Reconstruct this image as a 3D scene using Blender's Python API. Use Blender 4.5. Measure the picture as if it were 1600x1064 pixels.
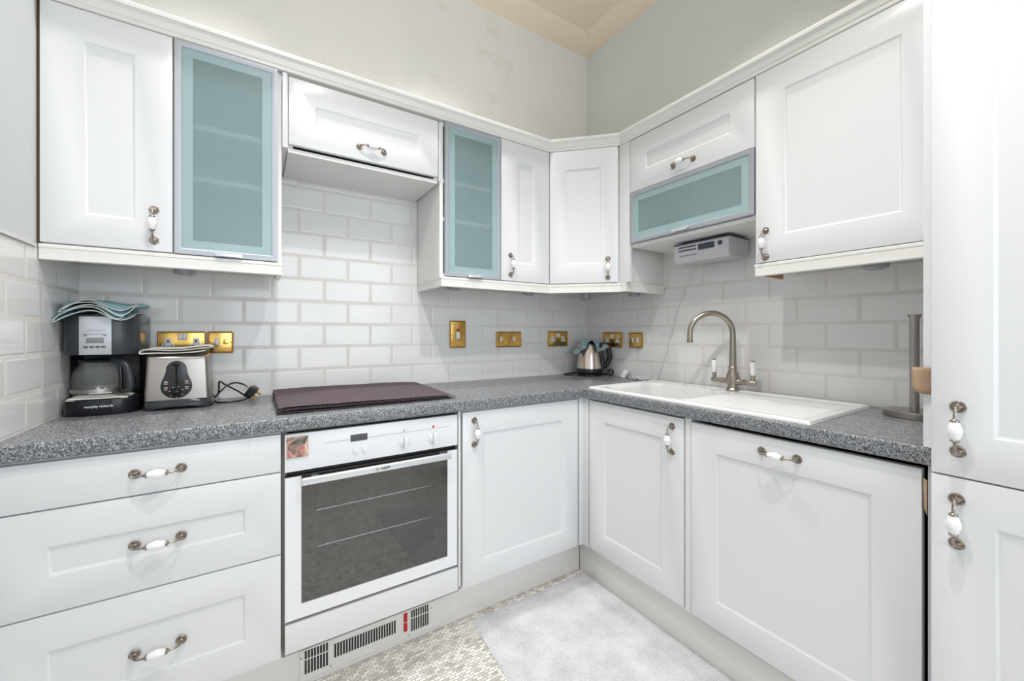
import bpy, bmesh, math, random
from math import sin, cos, pi, radians, sqrt
from mathutils import Vector, Matrix, noise
random.seed(7)
for o in list(bpy.data.objects): bpy.data.objects.remove(o)
SC = bpy.context.scene
COL = SC.collection

# ------------------------------------------------------------------ camera, world, lights, exposure
cam = bpy.data.cameras.new('camera'); co = bpy.data.objects.new('camera', cam); COL.objects.link(co)
co.location = (-1.8736, -1.9935, 1.1758)
co.rotation_euler = (radians(90), 0, -radians(32.6114))
cam.sensor_width = 36; cam.lens = 624.7339*36/1600; cam.shift_y = -(532-520.4763)/1600
cam.clip_start = 0.02
SC.camera = co
SC.view_settings.view_transform = 'Standard'; SC.view_settings.look = 'None'
SC.view_settings.exposure = 0.04; SC.view_settings.gamma = 1.0; SC.view_settings.use_curve_mapping = False
w = bpy.data.worlds.new('world'); SC.world = w; w.use_nodes = True
w.node_tree.nodes['Background'].inputs[0].default_value = (0.85, 0.92, 1.0, 1)
w.node_tree.nodes['Background'].inputs[1].default_value = 1.0

def spot(loc, power, col=(1, .985, .97), size=135, rad=.035, blend=.6, aim=(0, 0, -1)):
    l = bpy.data.lights.new('ceiling_spot', 'SPOT'); l.energy = power; l.color = col
    l.spot_size = radians(size); l.spot_blend = blend; l.shadow_soft_size = rad
    o = bpy.data.objects.new('ceiling_spot', l); COL.objects.link(o); o.location = loc
    o.rotation_euler = Vector(aim).to_track_quat('-Z', 'Y').to_euler(); return o
CZ = 3.02
spot((-2.02, -.47, CZ-.03), 48, size=88, rad=.03, blend=.9)
spot((-1.10, -.47, CZ-.03), 48, size=88, rad=.03, blend=.9)
spot((-.47, -1.15, CZ-.03), 36, size=88, rad=.03, blend=.9)
spot((-1.26, -1.80, CZ-.03), 56, rad=.03, size=116, blend=.5)
spot((-1.78, -1.42, CZ-.03), 52, rad=.03, size=116, blend=.5)
def area(loc, rot, sx, sy, power, col):
    l = bpy.data.lights.new('rear_daylight_fill', 'AREA'); l.shape = 'RECTANGLE'; l.size = sx; l.size_y = sy
    l.energy = power; l.color = col
    o = bpy.data.objects.new('rear_daylight_fill', l); COL.objects.link(o); o.location = loc; o.rotation_euler = rot
area((-1.2, -3.72, 1.55), (radians(90), 0, 0), 1.9, 1.7, 29, (.84, .93, 1.0))  # soft fill lamp added behind the camera, standing in for daylight from the rear

# ------------------------------------------------------------------ materials
def mat(name, col, rough=.5, metal=0, spec=.5, **k):
    m = bpy.data.materials.new(name); m.use_nodes = True
    b = m.node_tree.nodes['Principled BSDF']
    b.inputs['Base Color'].default_value = (*col, 1); b.inputs['Roughness'].default_value = rough
    b.inputs['Metallic'].default_value = metal; b.inputs['Specular IOR Level'].default_value = spec
    for a, v in k.items(): b.inputs[a.replace('_', ' ')].default_value = v
    return m
def N(m, t, **k):
    n = m.node_tree.nodes.new(t)
    for a, v in k.items():
        if a.startswith('i_'): n.inputs[a[2:].replace('_', ' ')].default_value = v
        else: setattr(n, a, v)
    return n
def L(m, a, ao, b, bi): m.node_tree.links.new(a.outputs[ao], b.inputs[bi])
def P(m): return m.node_tree.nodes['Principled BSDF']
def coords(m, scale=(1, 1, 1), out='Object'):
    t = N(m, 'ShaderNodeTexCoord'); mp = N(m, 'ShaderNodeMapping'); mp.inputs['Scale'].default_value = scale
    L(m, t, out, mp, 'Vector'); return mp
def bump(m, src, so, strength, dist=.001):
    b = N(m, 'ShaderNodeBump'); b.inputs['Strength'].default_value = strength; b.inputs['Distance'].default_value = dist
    L(m, src, so, b, 'Height'); L(m, b, 'Normal', P(m), 'Normal')
def ramp(m, stops, interp='LINEAR'):
    r = N(m, 'ShaderNodeValToRGB'); e = r.color_ramp; e.interpolation = interp
    while len(e.elements) < len(stops): e.elements.new(.5)
    for q, (p, c) in zip(e.elements, stops): q.position = p; q.color = (*c, 1)
    return r
def noisy(m, scale, stops, detail=3, sc=(1, 1, 1), bumps=0, rough=.5):
    mp = coords(m, sc); n = N(m, 'ShaderNodeTexNoise'); n.inputs['Scale'].default_value = scale
    n.inputs['Detail'].default_value = detail; n.inputs['Roughness'].default_value = rough
    L(m, mp, 'Vector', n, 'Vector'); r = ramp(m, stops); L(m, n, 'Fac', r, 'Fac'); L(m, r, 'Color', P(m), 'Base Color')
    if bumps: bump(m, n, 'Fac', bumps)
    return m

M_door = mat('white_lacquered_wood', (.755, .755, .765), .26)
mp = coords(M_door, (140, 140, 5)); n = N(M_door, 'ShaderNodeTexNoise'); n.inputs['Scale'].default_value = 2.0
L(M_door, mp, 'Vector', n, 'Vector'); bump(M_door, n, 'Fac', .05, .0006)
M_base = mat('white_cabinet_board', (.82, .81, .79), .35)
M_pelmet = mat('ivory_trim_board', (.80, .79, .755), .3)
M_plinth = mat('plinth_board', (.79, .76, .73), .3)
M_wallp = noisy(mat('painted_plaster_wall', (.7, .69, .66), .75), 2.2, [(.3, (.70, .69, .645)), (.55, (.74, .725, .685)), (.75, (.755, .72, .66))], 5)
M_wallside = noisy(mat('painted_side_wall', (.7, .72, .7), .75), 2.0, [(.3, (.70, .715, .70)), (.7, (.74, .755, .745))], 4)
# stains on the back wall plaster
def stain(m):
    mp = coords(m, (1, 1, 1)); a = N(m, 'ShaderNodeTexNoise'); a.inputs['Scale'].default_value = 3.5; a.inputs['Detail'].default_value = 6
    a.inputs['Roughness'].default_value = .7
    L(m, mp, 'Vector', a, 'Vector'); r = ramp(m, [(.0, (0, 0, 0)), (.585, (0, 0, 0)), (.63, (.28, .28, .28)), (.67, (0, 0, 0))]); L(m, a, 'Fac', r, 'Fac')
    old = P(m).inputs['Base Color'].links[0].from_node
    mx = N(m, 'ShaderNodeMix'); mx.data_type = 'RGBA'; mx.inputs['B'].default_value = (.66, .56, .45, 1)
    L(m, r, 'Color', mx, 'Factor'); m.node_tree.links.new(old.outputs['Color'], mx.inputs['A'])
    m.node_tree.links.new(mx.outputs['Result'], P(m).inputs['Base Color'])
M_wallback = noisy(mat('stained_plaster_wall', (.7, .69, .66), .75), 2.2, [(.3, (.80, .79, .76)), (.55, (.84, .825, .79)), (.75, (.85, .82, .765))], 5)
stain(M_wallback)
M_ceil = mat('cream_ceiling_paint', (.86, .75, .60), .8)
M_tile = noisy(mat('white_glazed_tile', (.8, .8, .79), .12), 6, [(.3, (.78, .775, .765)), (.7, (.81, .805, .80))], 2)
M_grout = noisy(mat('cream_grout', (.7, .66, .6), .8), 5, [(.35, (.745, .735, .71)), (.6, (.725, .69, .645)), (.75, (.775, .76, .735))], 3)
M_alu = mat('satin_aluminium', (.43, .45, .49), .42, .55)
M_alub = mat('bright_aluminium', (.75, .77, .8), .25, .6)
M_pewter = noisy(mat('aged_pewter', (.5, .46, .4), .34, 1), 160, [(.35, (.24, .205, .175)), (.65, (.46, .41, .36))], 2)
M_ceramic = mat('white_ceramic', (.9, .9, .9), .08)
M_sink = mat('white_sink_ceramic', (.74, .74, .735), .2)
M_nickel = mat('brushed_nickel', (.42, .37, .32), .28, 1)
M_steel = mat('brushed_steel', (.37, .34, .315), .32, 1)
mp = coords(M_steel, (8, 8, 500)); n = N(M_steel, 'ShaderNodeTexNoise'); n.inputs['Scale'].default_value = 1.5
L(M_steel, mp, 'Vector', n, 'Vector'); bump(M_steel, n, 'Fac', .1, .0003)
M_steelv = mat('polished_kettle_steel', (.66, .58, .52), .2, 1)
M_brass = mat('polished_brass', (.70, .44, .13), .2, 1)
M_brassd = mat('dark_brass_rope', (.42, .25, .07), .4, .9)
M_black = mat('black_plastic', (.012, .012, .014), .25)
M_blackg = mat('gloss_black_plastic', (.010, .011, .014), .16, 0, .3)
M_grey = mat('dark_grey_plastic', (.035, .039, .045), .25, 0, .4)
M_silver = mat('silver_plastic', (.50, .52, .55), .3, .3)
M_lcd = mat('grey_lcd', (.2, .22, .21), .2)
M_white = mat('white_plastic', (.82, .82, .83), .25)
M_radio = mat('pale_lilac_plastic', (.62, .60, .63), .35)
M_dark = mat('dark_gap', (.02, .02, .022), .6)
M_navy = mat('dark_blue_grey_plastic', (.05, .055, .09), .3)
M_red = mat('red_indicator', (.55, .01, .02), .2)
M_wood = noisy(mat('raw_brown_wood', (.4, .2, .09), .6), 12, [(.3, (.42, .23, .11)), (.7, (.55, .31, .16))], 3, (1, 6, 6))
M_card = noisy(mat('brown_cardboard', (.42, .27, .18), .7), 20, [(.3, (.36, .23, .15)), (.7, (.46, .31, .21))], 3)
M_oven = mat('white_enamel', (.83, .83, .85), .16)
M_ovenin = mat('oven_cavity_enamel', (.22, .205, .19), .35)
M_chrome = mat('chrome_wire', (.75, .75, .75), .15, 1)
M_oglass = mat('smoked_oven_glass', (.03, .026, .023), .03, 0, .5, Alpha=.38, IOR=2.7)
M_cglass = mat('clear_glass', (.9, .92, .92), .02, 0, .6, Alpha=.045)
M_frost = mat('frosted_teal_glass', (.30, .42, .43), .25, 0, .5, Alpha=.5)
M_frostb = mat('frosted_teal_glass_border', (.37, .50, .515), .25, 0, .5, Alpha=.85)
M_inner = mat('cabinet_interior', (.85, .86, .85), .5)
M_ink = mat('dark_print', (.08, .08, .09), .5)
M_inkg = mat('grey_print', (.45, .46, .48), .5)
M_inkw = mat('white_print', (.85, .85, .85), .5)
M_paper = mat('white_filter_paper', (.85, .84, .8), .8)

# speckled laminate
M_top = mat('speckled_grey_laminate', (.2, .2, .2), .3)
mp = coords(M_top); v = N(M_top, 'ShaderNodeTexVoronoi'); v.inputs['Scale'].default_value = 420
L(M_top, mp, 'Vector', v, 'Vector')
sp = N(M_top, 'ShaderNodeSeparateColor'); L(M_top, v, 'Color', sp, 'Color')
r = ramp(M_top, [(0, (.06, .063, .07)), (.25, (.14, .147, .157)), (.5, (.23, .24, .255)), (.78, (.36, .37, .385)), (.94, (.52, .52, .53))], 'CONSTANT')
L(M_top, sp, 'Red', r, 'Fac'); L(M_top, r, 'Color', P(M_top), 'Base Color')
# mosaic floor
M_floor = mat('mosaic_floor', (.6, .58, .55), .35)
mp = coords(M_floor); b = N(M_floor, 'ShaderNodeTexBrick')
b.inputs['Scale'].default_value = 1; b.inputs['Brick Width'].default_value = .022; b.inputs['Row Height'].default_value = .011
b.inputs['Mortar Size'].default_value = .0011; b.inputs['Color1'].default_value = (.86, .84, .80, 1); b.inputs['Color2'].default_value = (.34, .29, .24, 1)
b.inputs['Mortar'].default_value = (.36, .33, .29, 1); b.inputs['Bias'].default_value = -.25
L(M_floor, mp, 'Vector', b, 'Vector'); L(M_floor, b, 'Color', P(M_floor), 'Base Color'); bump(M_floor, b, 'Fac', -.4, .001)
# carpet
M_rug = mat('pale_grey_carpet', (.6, .6, .6), .95, 0, .1)
mp = coords(M_rug); a = N(M_rug, 'ShaderNodeTexNoise'); a.inputs['Scale'].default_value = 9; a.inputs['Detail'].default_value = 4
c = N(M_rug, 'ShaderNodeTexNoise'); c.inputs['Scale'].default_value = 230; c.inputs['Detail'].default_value = 2
L(M_rug, mp, 'Vector', a, 'Vector'); L(M_rug, mp, 'Vector', c, 'Vector')
ad = N(M_rug, 'ShaderNodeMath', operation='ADD'); L(M_rug, a, 'Fac', ad, 0); L(M_rug, c, 'Fac', ad, 1)
r = ramp(M_rug, [(.34, (.50, .50, .515)), (.5, (.65, .652, .665)), (.64, (.76, .76, .775))])
hf = N(M_rug, 'ShaderNodeMath', operation='MULTIPLY'); hf.inputs[1].default_value = .5
L(M_rug, ad, 'Value', hf, 0); L(M_rug, hf, 'Value', r, 'Fac'); L(M_rug, r, 'Color', P(M_rug), 'Base Color'); bump(M_rug, c, 'Fac', .9, .004)
# towels
def cloth_mat(name, stops, scale, axis, bscale=600):
    m = mat(name, (.5, .5, .5), .9, 0, .1); mp = coords(m)
    wv = N(m, 'ShaderNodeTexWave'); wv.bands_direction = axis; wv.inputs['Scale'].default_value = scale; wv.inputs['Distortion'].default_value = 1.2
    L(m, mp, 'Vector', wv, 'Vector'); r = ramp(m, stops, 'CONSTANT'); L(m, wv, 'Fac', r, 'Fac'); L(m, r, 'Color', P(m), 'Base Color')
    n = N(m, 'ShaderNodeTexNoise'); n.inputs['Scale'].default_value = bscale; L(m, mp, 'Vector', n, 'Vector'); bump(m, n, 'Fac', .5, .001)
    return m
M_teal = cloth_mat('teal_striped_cotton', [(0, (.30, .50, .57)), (.72, (.66, .70, .68)), (.8, (.33, .53, .60))], 7, 'Y')
M_tealhem = mat('cream_cotton_hem', (.72, .69, .6), .9, 0, .1)
M_cream = noisy(mat('cream_cotton', (.6, .58, .53), .9, 0, .1), 25, [(.3, (.72, .71, .66)), (.7, (.84, .82, .77))], 3, (1, 1, 1), .3)
M_navycl = cloth_mat('teal_and_navy_print_cotton', [(0, (.42, .58, .62)), (.28, (.05, .10, .18)), (.46, (.66, .72, .72)), (.6, (.30, .50, .56)), (.8, (.10, .2, .28)), (.88, (.7, .74, .72))], 11, 'X')
M_plum = noisy(mat('plum_towelling', (.06, .045, .05), .95, 0, .1), 260, [(.3, (.055, .042, .05)), (.5, (.115, .09, .105)), (.75, (.22, .18, .20))], 4, (1, 1, 1), .8)
M_plumd = mat('dark_plum_towel_hem', (.012, .009, .011), .95, 0, .1)
# printed rose picture
M_rose = mat('rose_picture_print', (.5, .4, .35), .3)
mp = coords(M_rose, (1, 1, 1), 'Generated'); a = N(M_rose, 'ShaderNodeTexNoise'); a.inputs['Scale'].default_value = 1.7; a.inputs['Detail'].default_value = 4; a.inputs['Distortion'].default_value = 1.5
L(M_rose, mp, 'Vector', a, 'Vector'); r = ramp(M_rose, [(.3, (.05, .06, .04)), (.42, (.20, .17, .13)), (.5, (.50, .20, .18)), (.58, (.66, .38, .32)), (.7, (.74, .58, .45))])
L(M_rose, a, 'Fac', r, 'Fac'); L(M_rose, r, 'Color', P(M_rose), 'Base Color')

# ------------------------------------------------------------------ mesh helpers
class MB:
    def __init__(s): s.bm = bmesh.new()
    def _add(s, bm2, T=None, m=0, smooth=False):
        if T is not None: bmesh.ops.transform(bm2, matrix=T, verts=bm2.verts)
        for f in bm2.faces: f.material_index = m; f.smooth = smooth
        me = bpy.data.meshes.new('t'); bm2.to_mesh(me); bm2.free(); s.bm.from_mesh(me); bpy.data.meshes.remove(me); return s
    def box(s, x0, x1, y0, y1, z0, z1, bv=0, m=0, T=None, seg=2):
        b = bmesh.new(); bmesh.ops.create_cube(b, size=1)
        for v in b.verts: v.co = Vector(((x0+x1)/2+v.co.x*(x1-x0), (y0+y1)/2+v.co.y*(y1-y0), (z0+z1)/2+v.co.z*(z1-z0)))
        if bv: bmesh.ops.bevel(b, geom=b.edges[:], offset=bv, segments=seg, profile=.6, affect='EDGES')
        return s._add(b, T, m)
    def lathe(s, prof, o=(0, 0, 0), n=32, m=0, T=None, cap=True, smooth=True):
        b = bmesh.new(); rings = []
        for r_, z in prof:
            rings.append([b.verts.new((o[0]+r_*cos(2*pi*i/n), o[1]+r_*sin(2*pi*i/n), o[2]+z)) for i in range(n)])
        for a, c in zip(rings, rings[1:]):
            for i in range(n): b.faces.new((a[i], a[(i+1) % n], c[(i+1) % n], c[i]))
        if cap:
            if prof[0][0] > 1e-5: b.faces.new(rings[0][::-1])
            if prof[-1][0] > 1e-5: b.faces.new(rings[-1])
        bmesh.ops.remove_doubles(b, verts=b.verts, dist=1e-6)
        return s._add(b, T, m, smooth)
    def tube(s, pts, rad, n=12, m=0, T=None, flat=None):
        pts = [Vector(p) for p in pts]; b = bmesh.new(); rings = []; up = None
        for i, p in enumerate(pts):
            t = (pts[min(i+1, len(pts)-1)]-pts[max(i-1, 0)]).normalized()
            if up is None:
                up = Vector((0, 0, 1)) if abs(t.z) < .9 else Vector((1, 0, 0))
            sx = t.cross(up).normalized(); up = sx.cross(t).normalized()
            r_ = rad[i] if isinstance(rad, (list, tuple)) else rad
            fl = flat or 1
            rings.append([b.verts.new(p+sx*r_*cos(2*pi*k/n)+up*r_*fl*sin(2*pi*k/n)) for k in range(n)])
        for a, c in zip(rings, rings[1:]):
            for k in range(n): b.faces.new((a[k], a[(k+1) % n], c[(k+1) % n], c[k]))
        b.faces.new(rings[0][::-1]); b.faces.new(rings[-1])
        return s._add(b, T, m, True)
    def prism(s, poly, z0, z1, bv=0, m=0, T=None, smooth=False):     # polygon in xy extruded along z
        b = bmesh.new(); a = [b.verts.new((x, y, z0)) for x, y in poly]; c = [b.verts.new((x, y, z1)) for x, y in poly]
        k = len(poly); b.faces.new(a[::-1]); b.faces.new(c)
        for i in range(k): b.faces.new((a[i], a[(i+1) % k], c[(i+1) % k], c[i]))
        bmesh.ops.recalc_face_normals(b, faces=b.faces)
        if bv:
            ed = [e for e in b.edges if abs(e.verts[0].co.z-e.verts[1].co.z) < 1e-6]
            bmesh.ops.bevel(b, geom=ed, offset=bv, segments=2, profile=.6, affect='EDGES')
        return s._add(b, T, m, smooth)
    def grid(s, nx, ny, f, m=0, smooth=True, mf=None):
        b = bmesh.new(); V = [[b.verts.new(f(i/nx, j/ny)) for j in range(ny+1)] for i in range(nx+1)]
        for i in range(nx):
            for j in range(ny):
                b.faces.new((V[i][j], V[i+1][j], V[i+1][j+1], V[i][j+1]))
        for k_, fc in enumerate(b.faces): fc.material_index = 0
        s._add(b, None, m, smooth); return s
    def shaker(s, x0, x1, z0, z1, yf, th=.018, st=.09, rl=.09, dp=.006, grooves=None, m=0):
        """front slab with a recessed panel; front face at y=yf, body towards +y"""
        b = bmesh.new()
        def ring(i, j, y): return [b.verts.new((x0+i, y, z0+j)), b.verts.new((x1-i, y, z0+j)), b.verts.new((x1-i, y, z1-j)), b.verts.new((x0+i, y, z1-j))]
        rs = [ring(0, 0, yf+th), ring(0, 0, yf+.003), ring(.0009, .0009, yf+.0009), ring(.003, .003, yf)]
        if st: rs += [ring(st, rl, yf), ring(st+.0035, rl+.0035, yf+.0022), ring(st+.008, rl+.008, yf+dp), ring(st+.0095, rl+.0095, yf+dp)]
        for a, c in zip(rs, rs[1:]):
            for k in range(4): b.faces.new((a[k], a[(k+1) % 4], c[(k+1) % 4], c[k]))
        b.faces.new(rs[-1]); b.faces.new(rs[0][::-1]); bmesh.ops.recalc_face_normals(b, faces=b.faces)
        s._add(b, None, m)
        for gx in grooves or []: s.box(gx-.0008, gx+.0008, yf-.0004, yf+.002, z0+.003, z1-.003, 0, m)
        return s
    def build(s, name, mats, parent=None, loc=None, rot=None, smooth_angle=None):
        me = bpy.data.meshes.new(name); bmesh.ops.recalc_face_normals(s.bm, faces=s.bm.faces)
        for f in s.bm.faces: f.smooth = True
        for e in s.bm.edges: e.smooth = not (len(e.link_faces) == 2 and e.calc_face_angle(0) > .76)
        s.bm.to_mesh(me); s.bm.free()
        for m_ in (mats if isinstance(mats, (list, tuple)) else [mats]): me.materials.append(m_)
        o = bpy.data.objects.new(name, me); COL.objects.link(o)
        if parent: o.parent = parent
        if loc: o.location = loc
        if rot: o.rotation_euler = rot
        return o
def tag(o, label=None, cat=None, group=None, kind=None):
    if label: o['label'] = label
    if cat: o['category'] = cat
    if group: o['group'] = group
    if kind: o['kind'] = kind
    return o
def thing(name, label, cat, loc=(0, 0, 0), rz=0, group=None):
    o = bpy.data.objects.new(name, None); COL.objects.link(o); o.location = loc; o.rotation_euler = (0, 0, rz)
    o.empty_display_size = .05
    return tag(o, label, cat, group)
def struct(o): o['kind'] = 'structure'; return o
def text(txt, size, m, parent, loc, rot, name='lettering', ext=.0002, sx=1, bold=0):
    c = bpy.data.curves.new(name, 'FONT'); c.body = txt; c.size = size; c.extrude = ext; c.align_x = 'CENTER'; c.align_y = 'CENTER'; c.offset = bold
    o = bpy.data.objects.new('tmp', c); COL.objects.link(o)
    dg = bpy.context.evaluated_depsgraph_get(); me = bpy.data.meshes.new_from_object(o.evaluated_get(dg)); bpy.data.objects.remove(o)
    me.materials.clear(); me.materials.append(m); me.name = name
    q = bpy.data.objects.new(name, me); COL.objects.link(q); q.parent = parent; q.location = loc; q.rotation_euler = rot; q.scale = (sx, 1, 1)
    return q
def ipath(pts, n=8):      # catmull-rom
    P_ = [Vector(p) for p in pts]; P_ = [P_[0]]+P_+[P_[-1]]; out = []
    for i in range(1, len(P_)-2):
        a, b_, c_, d = P_[i-1:i+3]
        for k in range(n):
            t = k/n; out.append(.5*((2*b_)+(-a+c_)*t+(2*a-5*b_+4*c_-d)*t*t+(-a+3*b_-3*c_+d)*t**3))
    out.append(P_[-2]); return out
def sstep(a, b, x): t = min(1, max(0, (x-a)/(b-a))); return t*t*(3-2*t)

# ------------------------------------------------------------------ constants
WX = -2.399           # left wall
ZT, TH = .9125, .042  # worktop
YU, XU = -.316, -.309 # upper door faces
ZD0, ZD1 = 1.436, 2.131
YB, XB = -.56, -.555  # base door faces
RR = -pi/2            # right-run rotation: local x -> -y, local y -> +x

# ------------------------------------------------------------------ room
YF = -3.75
MB().box(WX-.12, .12, YF-.1, .12, -.1, 0).build('floor', M_floor)['kind'] = 'structure'
MB().box(WX-.12, .12, YF-.1, .12, CZ+.06, CZ+.16).build('ceiling', M_ceil)['kind'] = 'structure'
MB().box(WX-.12, .12, 0, .12, 0, CZ+.06).build('wall_back', M_wallback)['kind'] = 'structure'
MB().box(0, .12, YF, 0, 0, CZ+.06).build('wall_right', M_wallside)['kind'] = 'structure'
MB().box(WX-.12, WX, YF, 0, 0, CZ+.06).build('wall_left', noisy(mat('painted_left_wall', (.6, .6, .6), .75), 2.0, [(.3, (.57, .59, .59)), (.7, (.62, .64, .64))], 4))['kind'] = 'structure'
b = MB(); wx0, wx1, wz0, wz1 = -2.2, -.2, .75, 2.55
b.box(WX-.12, wx0, YF-.12, YF, 0, CZ+.06).box(wx1, .12, YF-.12, YF, 0, CZ+.06).box(wx0, wx1, YF-.12, YF, 0, wz0).box(wx0, wx1, YF-.12, YF, wz1, CZ+.06)
b.build('wall_front', M_wallside)['kind'] = 'structure'
wf = struct(MB().box(wx0, wx0+.05, YF-.09, YF-.03, wz0, wz1).box(wx1-.05, wx1, YF-.09, YF-.03, wz0, wz1).box(wx0+.05, wx1-.05, YF-.09, YF-.03, wz0, wz0+.05)
            .box(wx0+.05, wx1-.05, YF-.09, YF-.03, wz1-.05, wz1).box(-1.225, -1.175, YF-.09, YF-.03, wz0+.05, wz1-.05).build('assumed_window_1', M_white))  # assumed window, unseen, put in as the opening for the daylight fill
# coving: shallow sloped band round the ceiling
def cove(p, q, nx, ny, name):
    b = MB(); bm = bmesh.new()
    prof = [(0, CZ), (.012, CZ+.002), (.115, CZ+.048), (.12, CZ+.062), (0, CZ+.062)]
    A = []; B_ = []
    dx, dy = (q[0]-p[0]), (q[1]-p[1]); l = sqrt(dx*dx+dy*dy); tx, ty = dx/l, dy/l
    for d, z in prof:
        A.append(bm.verts.new((p[0]+nx*d+tx*d, p[1]+ny*d+ty*d, z))); B_.append(bm.verts.new((q[0]+nx*d-tx*d, q[1]+ny*d-ty*d, z)))
    k = len(prof)
    for i in range(k): bm.faces.new((A[i], A[(i+1) % k], B_[(i+1) % k], B_[i]))
    bm.faces.new(A); bm.faces.new(B_[::-1]); b._add(bm); return struct(b.build(name, M_ceil))
cove((0, 0), (WX, 0), 0, -1, 'trim_1'); cove((0, YF), (0, 0), -1, 0, 'trim_2'); cove((WX, 0), (WX, YF), 1, 0, 'trim_3')

# glazed metro tiles
PZ, PX = .101, .2035
def tiles(name, W, rows, phA, phB, T, holes=None, mirror=False):
    """tiles on local plane y=0 (facing -y): rows from z=ZT; W=(x0,x1)"""
    b = bmesh.new(); g = .0009; bv = .009; h = .0036; base = .0012
    def q(vs, m): f = b.faces.new(vs); f.material_index = m
    def tile(x0, x1, z0, z1, x0i, x1i, z1i):
        a = [b.verts.new(c) for c in ((x0, -base, z0), (x1, -base, z0), (x1, -base, z1), (x0, -base, z1))]
        e = [b.verts.new(c) for c in ((x0, -h*.62, z0), (x1, -h*.62, z0), (x1, -h*.62, z1), (x0, -h*.62, z1))]
        c_ = [b.verts.new(c) for c in ((x0i, -h, z0+bv), (x1i, -h, z0+bv), (x1i, -h, z1i), (x0i, -h, z1i))]
        for k in range(4):
            q((a[k], a[(k+1) % 4], e[(k+1) % 4], e[k]), 0); q((e[k], e[(k+1) % 4], c_[(k+1) % 4], c_[k]), 0)
        q(c_, 0)
    for r_, (ra, rb, ztop) in rows.items():
        z0 = ZT+PZ*r_+g; z1 = min(ZT+PZ*(r_+1), ztop)-g
        if z1-z0 < .02: continue
        ph = phA if r_ % 2 == 0 else phB
        k = math.floor((ra-ph)/PX)
        while True:
            x0 = ph+k*PX; x1 = x0+PX; k += 1
            if x0 >= rb-.002: break
            a_, c_ = max(x0, ra)+g, min(x1, rb)-g
            if c_-a_ < .004: continue
            x0i = a_+(bv if x0 >= ra else .0006); x1i = c_-(bv if x1 <= rb else .0006)
            if x1i-x0i < .002: x0i = a_+(c_-a_)*.3; x1i = c_-(c_-a_)*.3
            tile(a_, c_, z0, z1, x0i, x1i, z1-bv)
    zs = max(min(ZT+PZ*(r_+1), v_[2]) for r_, v_ in rows.items())
    for r_, (ra, rb, ztop) in rows.items():
        z0 = ZT+PZ*r_; z1 = min(z0+PZ, ztop)
        q([b.verts.new(c) for c in ((ra, -.003, z0), (rb, -.003, z0), (rb, -.003, z1), (ra, -.003, z1))], 1)
        q([b.verts.new(c) for c in ((ra, -.0002, z0), (ra, -.0002, z1), (rb, -.0002, z1), (rb, -.0002, z0))], 1)
    me = bpy.data.meshes.new(name); b.to_mesh(me); b.free(); me.materials.append(M_tile); me.materials.append(M_grout)
    o = bpy.data.objects.new(name, me); COL.objects.link(o); o.matrix_world = T; return o
rows = {r_: (WX, 0, 1.4175) for r_ in range(5)}
rows.update({r_: (-1.79, -1.18, 1.85) for r_ in range(5, 10)})
t = tiles('wall_tiles', None, rows, -.188-PX*5, -.086, Matrix.Identity(4)); tag(t, 'white bevelled metro tile splashback on the wall behind the oven worktop', 'tiles', 'tiled splashbacks'); struct(t)
TR = Matrix.Translation((0, 0, 0)) @ Matrix.Rotation(RR, 4, 'Z')
rows = {r_: (0, 1.735, 1.4175) for r_ in range(5)}; rows.update({5: (.60, 1.24, 1.62), 6: (.60, 1.24, 1.62)})
t = tiles('wall_tiles', None, rows, 1.340-7*PX, 1.2400-7*PX, TR); tag(t, 'white bevelled metro tile splashback on the wall behind the sink', 'tiles', 'tiled splashbacks'); struct(t)
TL = Matrix.Translation((WX, 0, 0)) @ Matrix.Rotation(pi/2, 4, 'Z')   # local x -> +y, facing +x
rows = {r_: (-2.6, -0.006, 1.4175) for r_ in range(5)}
t = tiles('wall_tiles', None, rows, -.183, -.083-PX, TL); tag(t, 'white bevelled metro tiles on the left side wall beside the coffee machine', 'tiles', 'tiled splashbacks'); struct(t)
# trim bead on top of left wall tiles
MB().box(WX+.0002, WX+.008, -2.6, -.33, 1.4178, 1.425, .002).build('trim_4', M_tile)['kind'] = 'structure'

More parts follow.
